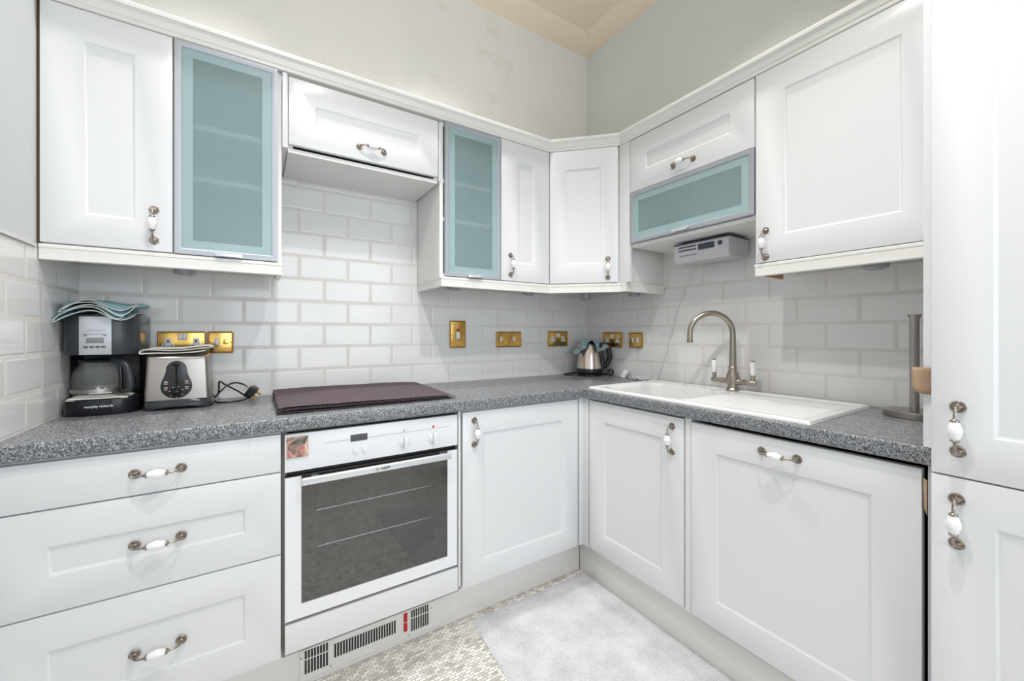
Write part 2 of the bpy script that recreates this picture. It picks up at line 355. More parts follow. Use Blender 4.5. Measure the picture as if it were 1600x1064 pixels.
# ------------------------------------------------------------------ handles (metal bow + ceramic grip), along local z
def handle_meshes():
    b = MB(); Tm = Matrix.Rotation(pi/2, 4, 'X')     # lathe axis -> -y
    for sg in (-1, 1):
        Tr = Matrix.Translation((0, 0, sg*.048)) @ Tm
        b.lathe([(0, 0), (.0125, 0), (.013, .0015), (.012, .003), (.0105, .0032), (.0095, .0055), (.008, .005), (.0065, .0048), (.006, .008), (.0045, .009), (0, .0095)], n=24, T=Tr)
        b.tube([(.0125*.6*(1-k/16)*cos(k*.75)*.9, -.0058-.0002*k, sg*.048+.0125*.6*(1-k/16)*sin(k*.75)*.9) for k in range(14)], .0011, 6)
        pts = ipath([(0, -.006, sg*.048), (0, -.016, sg*.0478), (0, -.0245, sg*.043), (0, -.029, sg*.034), (0, -.0305, sg*.0235)], 5)
        b.tube(pts, [.0042-.0012*min(1, 2*i/len(pts)) for i in range(len(pts))], 10)
        Tc = Matrix.Translation((0, -.0305, sg*.0215)) @ (Matrix.Rotation(pi, 4, 'X') if sg > 0 else Matrix.Identity(4))
        b.lathe([(0, -.004), (.0038, -.004), (.0048, -.002), (.0072, -.001), (.0078, .0008), (.0068, .0025), (0, .0025)], n=20, T=Tc)
    b.tube([(0, -.0305, -.022), (0, -.0305, 0), (0, -.0305, .022)], .003, 8)
    bow = b.build('handle', M_pewter)
    g = MB(); g.lathe([(0, -.0192), (.0058, -.019), (.0078, -.0165), (.0102, -.010), (.0118, -.003), (.0122, .0), (.0118, .003), (.0102, .010), (.0078, .0165), (.0058, .019), (0, .0192)], n=28)
    for zz in (-.003, .003): g.lathe([(.0117, zz-.0006), (.0124, zz), (.0117, zz+.0006)], n=28, cap=False)
    grip = g.build('handle_grip', M_ceramic)
    for v_ in grip.data.vertices: v_.co.y -= .0305
    m1, m2 = bow.data, grip.data
    bpy.data.objects.remove(bow); bpy.data.objects.remove(grip); return m1, m2
HM = handle_meshes()
def handle(parent, x, y, z, horiz=False):
    for me, nm in zip(HM, ('handle', 'handle_grip')):
        o = bpy.data.objects.new(nm, me); COL.objects.link(o); o.parent = parent; o.location = (x, y, z)
        o.rotation_euler = (0, pi/2 if horiz else 0, 0)
        o['label'] = 'pewter bow handle' if nm == 'handle' else 'white ceramic handle grip'

def carcass(b, w, d, h, y0=.0, shelves=(), back=True, t=.016):
    """open-fronted box, local x 0..w, y y0..d, z 0..h"""
    b.box(0, t, y0, d, 0, h).box(w-t, w, y0, d, 0, h).box(t, w-t, y0, d, 0, t).box(t, w-t, y0, d, h-t, h)
    if back: b.box(t, w-t, d-.006, d, t, h-t)
    return b
def glass_door(root, x0, x1, z0, z1, yf, pull=None, name='glass_door'):
    b = MB(); bm = bmesh.new(); f = .0195; t = .02
    def ring(i, y): return [bm.verts.new((x0+i, y, z0+i)), bm.verts.new((x1-i, y, z0+i)), bm.verts.new((x1-i, y, z1-i)), bm.verts.new((x0+i, y, z1-i))]
    rs = [ring(f, yf+t), ring(0, yf+t), ring(0, yf+.001), ring(.001, yf), ring(f-.003, yf), ring(f, yf+.0025), ring(f, yf+t)]
    for a, c in zip(rs, rs[1:]):
        for k in range(4): bm.faces.new((a[k], a[(k+1) % 4], c[(k+1) % 4], c[k]))
    bmesh.ops.remove_doubles(bm, verts=bm.verts, dist=1e-6); b._add(bm); fr = b.build(name, M_alu, root); fr['label'] = 'aluminium framed frosted glass door'
    g = MB(); e = .030; i0, i1, j0, j1 = x0+f-.002, x1-f+.002, z0+f-.002, z1-f+.002
    g.box(i0+e, i1-e, yf+.004, yf+.008, j0+e, j1-e, 0, 0)
    g.box(i0, i0+e, yf+.004, yf+.008, j0, j1, 0, 1).box(i1-e, i1, yf+.004, yf+.008, j0, j1, 0, 1)
    g.box(i0+e, i1-e, yf+.004, yf+.008, j0, j0+e, 0, 1).box(i0+e, i1-e, yf+.004, yf+.008, j1-e, j1, 0, 1)
    g.build('glass_pane', [M_frost, M_frostb], fr)['label'] = 'frosted teal glass pane with paler border'
    if pull is not None:
        p = MB(); p.box(pull-.038, pull+.038, yf-.012, yf, z0+.009, z0+.012, .001).box(pull-.038, pull+.038, yf-.014, yf-.011, z0+.001, z0+.012, .001)
        p.build('pull', M_alub, fr)['label'] = 'small aluminium lip pull'
    return fr

# ------------------------------------------------------------------ wall units, back run
DU = .296  # carcass depth
def unit(name, label, cat, x, w, z0, z1, right=False, d=DU, group='white wall cabinets'):
    if right: r_ = thing(name, label, cat, (XU+.019, x, z0), RR, group)
    else: r_ = thing(name, label, cat, (x, YU+.019, z0), 0, group)
    return r_
CB = 1.432
# 1 solid
u = unit('wall_cabinet', 'white wall cabinet with plain shaker door at far left, against the side wall', 'cabinet', -2.392, .294, CB, ZD1)
carcass(MB(), .293, DU, ZD1-CB).build('carcass', M_base, u)
MB().box(-.0062, -.0006, -.013, DU, .004, ZD1-CB).build('side_strip', mat('dark_brown_edge', (.07, .035, .02), .7), u)['label'] = 'dark brown raw edge beside the wall'
d = MB().shaker(0, .291, .004, ZD1-CB, -.019, .0175, .088).build('door', M_door, u); handle(d, .246, -.019, 1.517-CB)
# 2 glass
u = unit('glass_wall_cabinet', 'tall frosted teal glass wall cabinet to the left of the oven recess', 'cabinet', -2.098, .304, CB, ZD1)
carcass(MB(), .3035, DU, ZD1-CB).build('carcass', M_base, u)
for zz in (1.868, 1.695): MB().box(.0165, .287, .003, DU-.008, zz-CB-.009, zz-CB+.009).build('shelf', M_inner, u)
glass_door(u, .001, .290, .002, ZD1-CB, -.021, .146)
# filler strips
f_ = MB().box(-1.793, -1.7755, YU+.003, 0, 1.8565, 2.118, .001).box(-1.793, -1.777, YU+.004, -.29, 2.118, 2.131).build('filler_panel', M_door)
tag(f_, 'narrow white filler strip between the left glass cabinet and the lift-up cabinet over the oven', 'panel')
f_ = MB().box(-1.1865, -1.1765, YU+.003, -.02, 1.8565, 2.112, .001).build('filler_panel', M_door)
tag(f_, 'narrow white filler strip to the right of the lift-up cabinet over the oven', 'panel')
# 3 bridge cabinet
u = unit('bridge_cabinet', 'short white lift-up wall cabinet bridging the recess above the oven', 'cabinet', -1.7745, .5865, 1.8475, 2.12)
carcass(MB(), .586, DU, 2.12-1.8475).build('carcass', M_base, u)
d = MB().shaker(.0015, .5845, 1.8715-1.8475, 2.1195-1.8475, -.019, .0175, .088, .084).build('door', M_door, u); handle(d, .297, -.019, 1.922-1.8475, True)
# 4 glass 2
u = unit('glass_wall_cabinet', 'tall frosted teal glass wall cabinet to the right of the oven recess', 'cabinet', -1.1765, .313, CB, ZD1)
carcass(MB(), .3125, DU, ZD1-CB).build('carcass', M_base, u)
for zz in (1.868, 1.695): MB().box(.0165, .296, .003, DU-.008, zz-CB-.009, zz-CB+.009).build('shelf', M_inner, u)
glass_door(u, .0205, .3115, .002, ZD1-CB, -.021, .166)
# 5 solid 2
u = unit('wall_cabinet', 'narrow white wall cabinet between the right glass cabinet and the angled corner cabinet', 'cabinet', -.8635, .3, CB, ZD1)
carcass(MB(), .262, DU, ZD1-CB).build('carcass', M_base, u)
d = MB().shaker(.0015, .2985, .004, ZD1-CB, -.019, .0175, .098).build('door', M_door, u); handle(d, .054, -.019, 1.515-CB)
# 6 corner cabinet (diagonal door)
u = thing('corner_wall_cabinet', 'white wall cabinet with an angled door across the room corner', 'cabinet', (-.6, -.297, CB), 0, 'white wall cabinets')
b = MB(); H = ZD1-CB
pl = [(0, 0), (.275, -.283+.0), (.31, -.303), (.5995, -.303), (.5995, .2965), (0, .2965)]
pl = [(0.001, .013), (.0355, .003), (.2935, -.255), (.31, -.303), (.5995, -.303), (.5995, .2965), (0.001, .2965)]
b.prism(pl, 0, H); b.build('carcass', M_base, u)
ln = sqrt(2)*.2505
d = MB().shaker(.002, ln-.002, .004, H, -.0195, .0175, .082, .098).build('door', M_door, u)
d.location = (-.565+.6+.0125, -.316+.297+.0135, 0); d.rotation_euler = (0, 0, -pi/4); handle(d, ln-.052, -.0195, 1.51-CB)
MB().box(.290, .3095, -.337, -.272, 0, H, .001).build('corner_post', M_door, u)['label'] = 'narrow white vertical post at the cabinet end'
# 7 flap unit right
u = unit('lift_up_wall_cabinet', 'white wall cabinet above the tap with a panelled flap over a long frosted glass flap', 'cabinet', -.6355, .59, 1.6025, ZD1, True)
H = ZD1-1.6025; b = MB(); carcass(b, .5895, .289, H); b.box(.016, .5735, .0, .283, .262, .278); b.build('carcass', M_base, u)
d = MB().shaker(.0005, .5885, 1.871-1.6025, H-.002, -.019, .0175, .09, .088).build('door', M_door, u); handle(d, .294, -.019, 1.918-1.6025, True)
glass_door(u, .0035, .5885, 1.6205-1.6025, 1.868-1.6025, -.021, .285, 'glass_flap')
# 8 right cabinet
u = unit('wall_cabinet', 'large white wall cabinet on the right, next to the tall cupboard', 'cabinet', -1.2275, .498, CB-.002, ZD1, True)
H = ZD1-CB+.002; carcass(MB(), .4975, .289, H).build('carcass', M_base, u)
d = MB().shaker(.0015, .4965, .004, H, -.019, .0175, .092, .09).build('door', M_door, u); handle(d, .036, -.019, 1.503-CB)

# mouldings swept along a plan polyline with mitres
def sweep(poly, prof, mats, name, cap=True, mi=None):
    """poly: plan points, outward side is to the right of travel; prof: (offset outwards, z)"""
    n = len(poly); P2 = [Vector(p) for p in poly]; off = []
    for i in range(n):
        def nrm(a, c): d = (c-a).normalized(); return Vector((d.y, -d.x))
        if i == 0: nn = nrm(P2[0], P2[1])
        elif i == n-1: nn = nrm(P2[-2], P2[-1])
        else:
            a, c = nrm(P2[i-1], P2[i]), nrm(P2[i], P2[i+1]); nn = (a+c)/(1+a.dot(c))
        off.append(nn)
    bm = bmesh.new(); R_ = [[bm.verts.new((P2[i].x+off[i].x*o_, P2[i].y+off[i].y*o_, z)) for o_, z in prof] for i in range(n)]
    k = len(prof)
    for i in range(n-1):
        for j in range(k):
            f = bm.faces.new((R_[i][j], R_[i+1][j], R_[i+1][(j+1) % k], R_[i][(j+1) % k]))
            if mi: f.material_index = mi[j]
    bm.faces.new(R_[0]); bm.faces.new(R_[-1][::-1]); bmesh.ops.recalc_face_normals(bm, faces=bm.faces)
    me = bpy.data.meshes.new(name); bm.to_mesh(me); bm.free()
    for m_ in mats: me.materials.append(m_)
    o = bpy.data.objects.new(name, me); COL.objects.link(o); return o
# travel from left to right along the back run then down the right run: outward = right of travel (towards the room)
cp = [(WX+.002, YU), (-.565, YU), (XU, -.572), (XU, -1.7225)]
prof = [(-.045, 2.134), (-.003, 2.134), (.0, 2.136), (.0, 2.146), (.004, 2.150), (.006, 2.158), (.010, 2.168), (.017, 2.174), (.021, 2.176), (.021, 2.188), (.019, 2.191), (-.045, 2.191)]
o = sweep(cp, prof, [M_pelmet], 'cabinet_cornice'); tag(o, 'ivory moulded cornice running along the tops of all the wall cabinets', 'cornice')
# pelmets
PB, PT = 1.386, 1.4315
prof = [(-.018, PB), (-.002, PB), (0, PB+.002), (0, PB+.032), (.002, PB+.035), (.002, PB+.043), (0, PT-.0005), (-.018, PT-.0005)]
mi = [0, 0, 0, 0, 0, 0, 0, 1]
o = sweep([(WX+.006, YU), (-1.7945, YU), (-1.7945, -.15)], prof, [M_pelmet, M_wood], 'light_pelmet', mi=mi); tag(o, 'ivory light pelmet under the left pair of wall cabinets', 'pelmet', 'light pelmets under the wall cabinets')
o = sweep([(-1.1765, -.008), (-1.1765, YU), (-.565, YU), (XU, -.572), (XU, -.610), (-.008, -.610)], prof, [M_pelmet, M_wood], 'light_pelmet', mi=mi); tag(o, 'ivory light pelmet wrapping under the middle and corner wall cabinets', 'pelmet', 'light pelmets under the wall cabinets')
o = sweep([(-.13, -1.2275), (XU, -1.2275), (XU, -1.7225)][::1], prof, [M_pelmet, M_wood], 'light_pelmet', mi=mi)
tag(o, 'ivory light pelmet under the large right wall cabinet', 'pelmet', 'light pelmets under the wall cabinets')
# puck lights
def puck(x, y, label, zb=1.386):
    t_ = thing('puck_light', label, 'light', (x, y, zb), 0, 'round lights under the wall cabinets')
    MB().lathe([(.0, 0), (.022, 0), (.024, .002), (.031, .002), (.033, .004), (.033, 1.4315-zb), (0, 1.4315-zb)], n=32).build('housing', M_alu, t_)
    MB().lathe([(0, -.0006), (.021, -.0006), (.021, .0012), (0, .0012)], n=28).build('lens', M_lcd, t_)
puck(-2.09, -.142, 'round metal light under the left glass wall cabinet')
puck(-1.06, -.187, 'round metal light under the right glass wall cabinet')
puck(-.594, -.165, 'round metal light under the narrow cabinet beside the corner')
puck(-.215, -.217, 'round metal light under the angled corner cabinet', 1.375)
puck(-.06, -.45, 'round metal light near the wall end of the corner pelmet')
puck(-.15, -1.53, 'round metal light under the large right wall cabinet')

# radio under the flap unit
t_ = thing('under_cabinet_radio', 'pale grey radio hanging beneath the lift-up cabinet above the sink', 'radio', (-.195, -.805, 1.505), RR)
b = MB(); bm = bmesh.new()
sec = [(0, .012), (.012, 0), (.15, .006), (.158, .014), (.158, .083), (.003, .083), (0, .080)]
A = [bm.verts.new((0, y, z)) for y, z in sec]; B_ = [bm.verts.new((.262, y, z)) for y, z in sec]; k = len(sec)
for i in range(k): bm.faces.new((A[i], A[(i+1) % k], B_[(i+1) % k], B_[i]))
bm.faces.new(A); bm.faces.new(B_[::-1]); bmesh.ops.recalc_face_normals(bm, faces=bm.faces)
bmesh.ops.bevel(bm, geom=bm.edges[:], offset=.002, segments=2, affect='EDGES'); b._add(bm); body = b.build('body', M_radio, t_)
MB().box(-.004, .266, -.003, .162, .0832, .0865, .001).box(.03, .06, .02, .12, .0866, .0972).box(.2, .23, .02, .12, .0866, .0972).build('mounting_plate', M_navy, t_)
b = MB()
for i, zz in enumerate((.070, .055)): b.box(.022, .112, -.0012, .002, zz-.004, zz+.002, .0005)
b.box(.028, .114, -.0012, .002, .028, .0305, .0005); b.build('speaker_grille', M_navy, t_)['label'] = 'dark slots of the speaker grille'
MB().box(.122, .198, -.0014, .002, .045, .072, .001).build('display', M_navy, t_)
MB().lathe([(0, 0), (.0095, 0), (.0095, .005), (.008, .006), (0, .006)], n=24, T=Matrix.Translation((.224, .001, .060)) @ Matrix.Rotation(pi/2, 4, 'X')).build('knob', M_navy, t_)
# radio flex
pts = ipath([(-.03, -.845, 1.52), (-.012, -.80, 1.50), (-.011, -.76, 1.45), (-.011, -.70, 1.32), (-.012, -.64, 1.12), (-.012, -.585, .96), (-.02, -.565, .925), (-.05, -.545, .9165)], 8)
pts = [Vector(p) for p in pts]
for i in range(60):
    a = i*.55; pts.append(Vector((-.065+.022*sin(a)*(1+.2*sin(i)), -.50+.052*cos(a*.97+.3), .9160+.006*((i*3) % 7)/2.0)))
pts += [Vector(p) for p in ipath([pts[-1], (-.06, -.43, .918), (-.05, -.395, .922)], 5)][1:]
t_ = thing('radio_flex', 'white mains flex hanging down the tiles into a coil on the worktop, with white plug', 'cable', (-.05, -.5, ZT))
TT = Matrix.Translation((.05, .5, -ZT))
MB().tube(pts, .0022, 8, T=TT).build('cord', M_white, t_)
b = MB(); Tp = TT @ Matrix.Translation((-.047, -.372, .936)) @ Matrix.Rotation(.5, 4, 'Z') @ Matrix.Rotation(.5, 4, 'X')
b.box(-.025, .025, -.014, .014, -.024, .024, .006, T=Tp, seg=3).build('plug', M_white, t_)

# ------------------------------------------------------------------ sockets and switches
def plate(x, z, w, h, label, name, cat='socket', right=False, kind='double', group='brass socket and switch plates'):
    t_ = thing(name, label, cat, ((-.0058, x, z) if right else (x, -.0058, z)), RR if right else 0, group)
    b = MB(); b.box(-w/2, w/2, -.006, 0, -h/2, h/2, .0015)
    # rope border
    k = .0032
    for a, c in (((-w/2+k, -h/2+k), (w/2-k, -h/2+k)), ((w/2-k, -h/2+k), (w/2-k, h/2-k)), ((w/2-k, h/2-k), (-w/2+k, h/2-k)), ((-w/2+k, h/2-k), (-w/2+k, -h/2+k))):
        L_ = sqrt((a[0]-c[0])**2+(a[1]-c[1])**2); nb = int(L_/.005)
        b.tube([(a[0]+(c[0]-a[0])*i/(2*nb), -.0065, a[1]+(c[1]-a[1])*i/(2*nb)) for i in range(2*nb+1)], [.0034 if i % 2 else .0027 for i in range(2*nb+1)], 8, m=1)
    b.build('plate', [M_brass, M_brassd], t_)
    def rocker(px, pz, rw=.009, rh=.013):
        MB().box(px-rw-.0015, px+rw+.0015, -.008, -.005, pz-rh-.0015, pz+rh+.0015, .0008).build('switch_surround', M_inkg, t_)
        MB().box(px-rw, px+rw, -.0105, -.006, pz-rh, pz+rh, .0015).build('switch_rocker', M_white, t_)
    def pins(px, pz):
        MB().box(px-.019, px+.019, -.0075, -.005, pz-.014, pz-.001, .001).box(px-.010, px+.010, -.0075, -.005, pz-.002, pz+.021, .001).build('socket_insert', M_white, t_)
        MB().box(px-.003, px+.003, -.0082, -.006, pz+.006, pz+.014).box(px-.014, px-.008, -.0082, -.006, pz-.009, pz-.005).box(px+.008, px+.014, -.0082, -.006, pz-.009, pz-.005).build('pin_holes', M_dark, t_)
    def screws(ps):
        for px, pz in ps: MB().lathe([(0, 0), (.003, 0), (.0025, .0012), (0, .0014)], n=14, T=Matrix.Translation((px, -.006, pz)) @ Matrix.Rotation(pi/2, 4, 'X')).build('screw', M_brassd, t_)
    if kind == 'double':
        rocker(0-.0065, .022, .0058, .0105); rocker(.0065, .022, .0058, .0105); pins(-.042, -.004); pins(.042, -.004); screws([(-.060, .004), (.060, .004)])
    elif kind == 'single':
        rocker(-.006, 0, .006, .013); screws([(-.030, 0), (.030, 0)])
    elif kind == 'fused':
        rocker(-.012, .002, .006, .012); screws([(-.033, 0), (.033, 0)])
        MB().box(.008, .026, -.012, -.005, -.008, .012, .002).build('fuse_holder', M_brass, t_)
    elif kind == 'two':
        rocker(-.018, 0, .007, .014); rocker(.016, 0, .007, .014)
    elif kind == 'cooker':
        rocker(0, -.006, .010, .018); screws([(0, .062), (0, -.062), (-.036, -.004), (.036, -.004)])
        MB().box(-.012, .012, -.0085, -.005, .019, .028, .001).build('neon_indicator', M_red, t_)
    return t_
plate(-2.113, 1.139, .147, .087, 'brass double socket behind the toaster', 'double_socket')
plate(-1.9935, 1.139, .084, .087, 'brass fused switch beside the double socket behind the toaster', 'fused_switch', 'switch', kind='fused')
plate(-.953, 1.1695, .092, .147, 'tall brass cooker switch with red indicator and white rocker', 'cooker_switch', 'switch', kind='cooker')
plate(-.6695, 1.139, .084, .09, 'brass fused switch, left of the touching pair on the back wall', 'fused_switch', 'switch', kind='fused')
plate(-.5825, 1.139, .084, .09, 'brass fused switch, right of the touching pair on the back wall', 'fused_switch', 'switch', kind='fused')
plate(-.258, 1.140, .156, .095, 'brass double socket on the back wall just left of the kettle', 'double_socket')
plate(-.2375, 1.135, .158, .092, 'brass double socket on the right wall partly behind the kettle handle', 'double_socket', right=True)
plate(-.420, 1.135, .096, .088, 'brass twin switch on the right wall, right of the kettle', 'twin_switch', 'switch', right=True, kind='two')

# ------------------------------------------------------------------ worktops
def cells(xs, ys, hole, z0, z1, name, bvx=None):
    bm = bmesh.new(); V = {}
    def v(i, j, z):
        if (i, j, z) not in V: V[(i, j, z)] = bm.verts.new((xs[i], ys[j], z))
        return V[(i, j, z)]
    on = {(i, j) for i in range(len(xs)-1) for j in range(len(ys)-1) if (i, j) not in hole}
    for i, j in on:
        bm.faces.new((v(i, j, z1), v(i+1, j, z1), v(i+1, j+1, z1), v(i, j+1, z1))); bm.faces.new((v(i, j, z0), v(i, j+1, z0), v(i+1, j+1, z0), v(i+1, j, z0)))
        for (di, dj), (a, c) in {(-1, 0): ((i, j), (i, j+1)), (1, 0): ((i+1, j), (i+1, j+1)), (0, -1): ((i, j), (i+1, j)), (0, 1): ((i, j+1), (i+1, j+1))}.items():
            if (i+di, j+dj) not in on: bm.faces.new((v(*a, z0), v(*c, z0), v(*c, z1), v(*a, z1)))
    bmesh.ops.recalc_face_normals(bm, faces=bm.faces)
    if bvx:
        ed = [e for e in bm.edges if all(bvx(q.co) for q in e.verts) and abs(e.verts[0].co.z-e.verts[1].co.z) < 1e-6 and e.calc_face_angle(0) > .5]
        bmesh.ops.bevel(bm, geom=ed, offset=.005, segments=3, profile=.5, affect='EDGES')
    b = MB(); b._add(bm); return b.build(name, M_top)
YW, XW = -.575, -.573
o = cells([WX+.0005, -.0005], [YW, -.0005], {}, ZT-TH, ZT, 'worktop', lambda c: c.y < YW+.001)
tag(o, 'speckled grey laminate worktop along the back wall, over the drawers and oven', 'worktop', 'speckled grey worktops')
o = cells([XW, -.515, -.10, -.0005], [-1.7415, -1.06, -.62, YW-.0006], {(1, 1)}, ZT-TH, ZT, 'worktop', lambda c: c.x < XW+.001)
tag(o, 'speckled grey laminate worktop along the right wall, holding the white sink', 'worktop', 'speckled grey worktops')
o = MB().box(XW-.0003, XW+.004, YW-.0010, YW+.0008, ZT-TH, ZT+.0003).build('joint_strip', M_alu); tag(o, 'thin pale joint strip where the two worktops meet at the inner corner', 'strip')

# ------------------------------------------------------------------ sink (height field with bowl and fluted drainer)
SX0, SX1, SY0, SY1 = -.546, -.060, -1.492, -.588
t_ = thing('kitchen_sink', 'white ceramic sink with bowl and fluted drainer set into the right worktop', 'sink', (-.3, -1.04, ZT))
def rrect(x, y, x0, x1, y0, y1, r_):    # signed distance, negative inside
    cx_, cy_ = (x0+x1)/2, (y0+y1)/2; qx, qy = abs(x-cx_)-(x1-x0)/2+r_, abs(y-cy_)-(y1-y0)/2+r_
    return sqrt(max(qx, 0)**2+max(qy, 0)**2)+min(max(qx, qy), 0)-r_
def sink_z(x, y):
    z = ZT+.0115
    de = -rrect(x, y, SX0, SX1, SY0, SY1, .012)
    if de < .008: z -= (1-sqrt(max(0, 1-(1-max(0, de)/.008)**2)))*.010
    z -= .004*sstep(.012, .024, de)
    db = -rrect(x, y, -.500, -.125, -1.045, -.632, .075)
    z -= .140*sstep(-.002, .030, db)
    if y < -1.05:
        dd = -rrect(x, y, -.505, -.165, -1.46, -1.052, .02)
        m_ = sstep(0, .012, dd); z -= .003*m_
        if y > -1.45: z += m_*.0028*(.5+.5*cos((x+.5)*2*pi/.034))
    return z
xs = [SX0+(SX1-SX0)*i/150 for i in range(151)]; ys = [SY0+(SY1-SY0)*i/200 for i in range(201)]
bm = bmesh.new(); V = [[bm.verts.new((x+.3, y+1.04, sink_z(x, y)-ZT)) for y in ys] for x in xs]
for i in range(150):
    for j in range(200): bm.faces.new((V[i][j], V[i+1][j], V[i+1][j+1], V[i][j+1]))
edge = [e for e in bm.edges if len(e.link_faces) == 1]
ret = bmesh.ops.extrude_edge_only(bm, edges=edge)
for g in ret['geom']:
    if isinstance(g, bmesh.types.BMVert): g.co.z = .0003
b = MB(); b._add(bm, None, 0, True); b.build('basin', M_sink, t_)
MB().lathe([(0, 0), (.038, 0), (.041, .003), (.036, .005), (.02, .002), (0, .002)], (-.3+.3, -.83+1.04, -.1305), 28).build('drain', M_steel, t_)

# tap
t_ = thing('mixer_tap', 'brushed nickel swan-neck mixer tap with white ceramic levers behind the sink', 'tap', (-.082, -1.022, ZT+.0086))
body = MB().lathe([(0, 0), (.027, 0), (.028, .004), (.025, .008), (.0215, .014), (.021, .028), (.0245, .044), (.027, .060), (.0245, .074), (.0175, .088), (.0165, .094), (.018, .097), (.018, .103), (.0145, .107), (0, .107)], n=36).build('body', M_nickel, t_)
dx_, dy_ = -.78, .62; r0 = .0925
pts = [(0, 0, .10), (0, 0, .14), (0, 0, .19), (0, 0, .235)]
pts += [(dx_*r0*(1-cos(a)), dy_*r0*(1-cos(a)), .252+r0*sin(a)) for a in [k*pi/16 for k in range(0, 17)]]
pts += [(dx_*2*r0, dy_*2*r0, .238), (dx_*2*r0, dy_*2*r0, .222)]
rad = [.0155, .0145, .0135, .0125]+[.0118]*17+[.0118, .0118]
MB().tube(pts, rad, 20).lathe([(0, 0), (.0118, 0), (.013, .002), (.013, .012), (.0118, .013)], (dx_*2*r0, dy_*2*r0, .212), 20).build('spout', M_nickel, t_)
for sg in (-1, 1):
    Ta = Matrix.Translation((0, 0, .040)) @ Matrix.Rotation(-sg*pi/2, 4, 'X')
    nm = MB().lathe([(.0, 0), (.015, .0), (.013, .03), (.0105, .045), (.0125, .048), (.0125, .052), (.0095, .054), (.0105, .058), (.0105, .090), (.008, .098), (0, .099)], n=24, T=Ta).build('side_arm', M_nickel, t_)
    yl = sg*.086
    MB().lathe([(0, 0), (.0078, 0), (.0078, .018), (.0095, .020), (.0095, .028), (0, .028)], (0, yl, .045), 20).build('lever_collar', M_nickel, t_)
    lv = MB().lathe([(0, .0), (.0085, 0), (.0105, .004), (.0118, .035), (.0122, .052), (.0105, .058), (0, .058)], (0, yl, .0732), 24).build('lever', M_ceramic, t_); lv['label'] = 'white ceramic lever'
    MB().lathe([(0, 0), (.0085, 0), (.009, .002), (.006, .005), (0, .006)], (0, yl, .1312), 20).build('lever_cap', M_nickel, t_)

# paper towel holder
t_ = thing('kitchen_roll_holder', 'brushed steel kitchen roll stand with round base at the right end of the worktop', 'holder', (-.132, -1.617, ZT))
MB().lathe([(0, 0), (.072, 0), (.074, .002), (.074, .018), (.072, .020), (0, .0205)], n=48).build('base', M_steel, t_)
MB().lathe([(0, .016), (.0115, .016), (.0115, .31), (.0165, .318), (.0165, .322), (0, .322)], n=28).build('pole', M_steel, t_)
for k, ch in enumerate('EST'):
    a = radians(-128+k*9.5); text(ch, .013, M_silver, t_, (.0746*cos(a), .0746*sin(a), .010), (pi/2, 0, a+pi/2))

# ------------------------------------------------------------------ base units, back run
BH = ZT-TH-.0005
def base(name, label, cat, x, w, right=False, z0=.150, h=None, group='white base cabinets', d=.535):
    if right: r_ = thing(name, label, cat, (XB+.0195, x, z0), RR, group)
    else: r_ = thing(name, label, cat, (x, YB+.0195, z0), 0, group)
    return r_
# drawers
u = base('drawer_unit', 'white three-drawer base unit at far left under the worktop', 'drawer unit', WX+.002, .590)
b = MB(); b.box(0, .589, 0, .535, 0, BH-.150).build('carcass', M_base, u)
for z0, z1, st, hz in ((.7445, .861, 0, .802), (.4885, .741, .09, .6125), (.1665, .485, .09, .323)):
    gr = [.090, .504] if not st else None
    d = MB().shaker(.001, .588, z0-.15, z1-.15, -.0195, .0185, st, .088, grooves=gr).build('drawer_front', M_door, u); handle(d, .300, -.0195, hz-.15, True)
# oven housing
u = base('oven_housing', 'white oven housing unit framing the built-in oven, with a plain panel below it', 'cabinet', -1.8065, .612)
b = MB(); b.box(0.001, .016, .002, .535, 0, BH-.15).box(.596, .611, .002, .535, 0, BH-.15).box(.016, .596, .002, .535, 0, .105).box(.016, .596, .5, .535, .105, BH-.15).box(.016, .596, .004, .5, BH-.15-.010, BH-.15)
b.build('carcass', mat('grey_beige_board', (.22, .20, .17), .6), u)
MB().box(.0085, .5985, -.0195, -.001, .168-.15, .2575-.15, .0012).build('lower_panel', M_door, u)
MB().box(.6015, .6105, -.019, -.001, .18-.15, BH-.152, .001).build('side_filler', M_door, u)
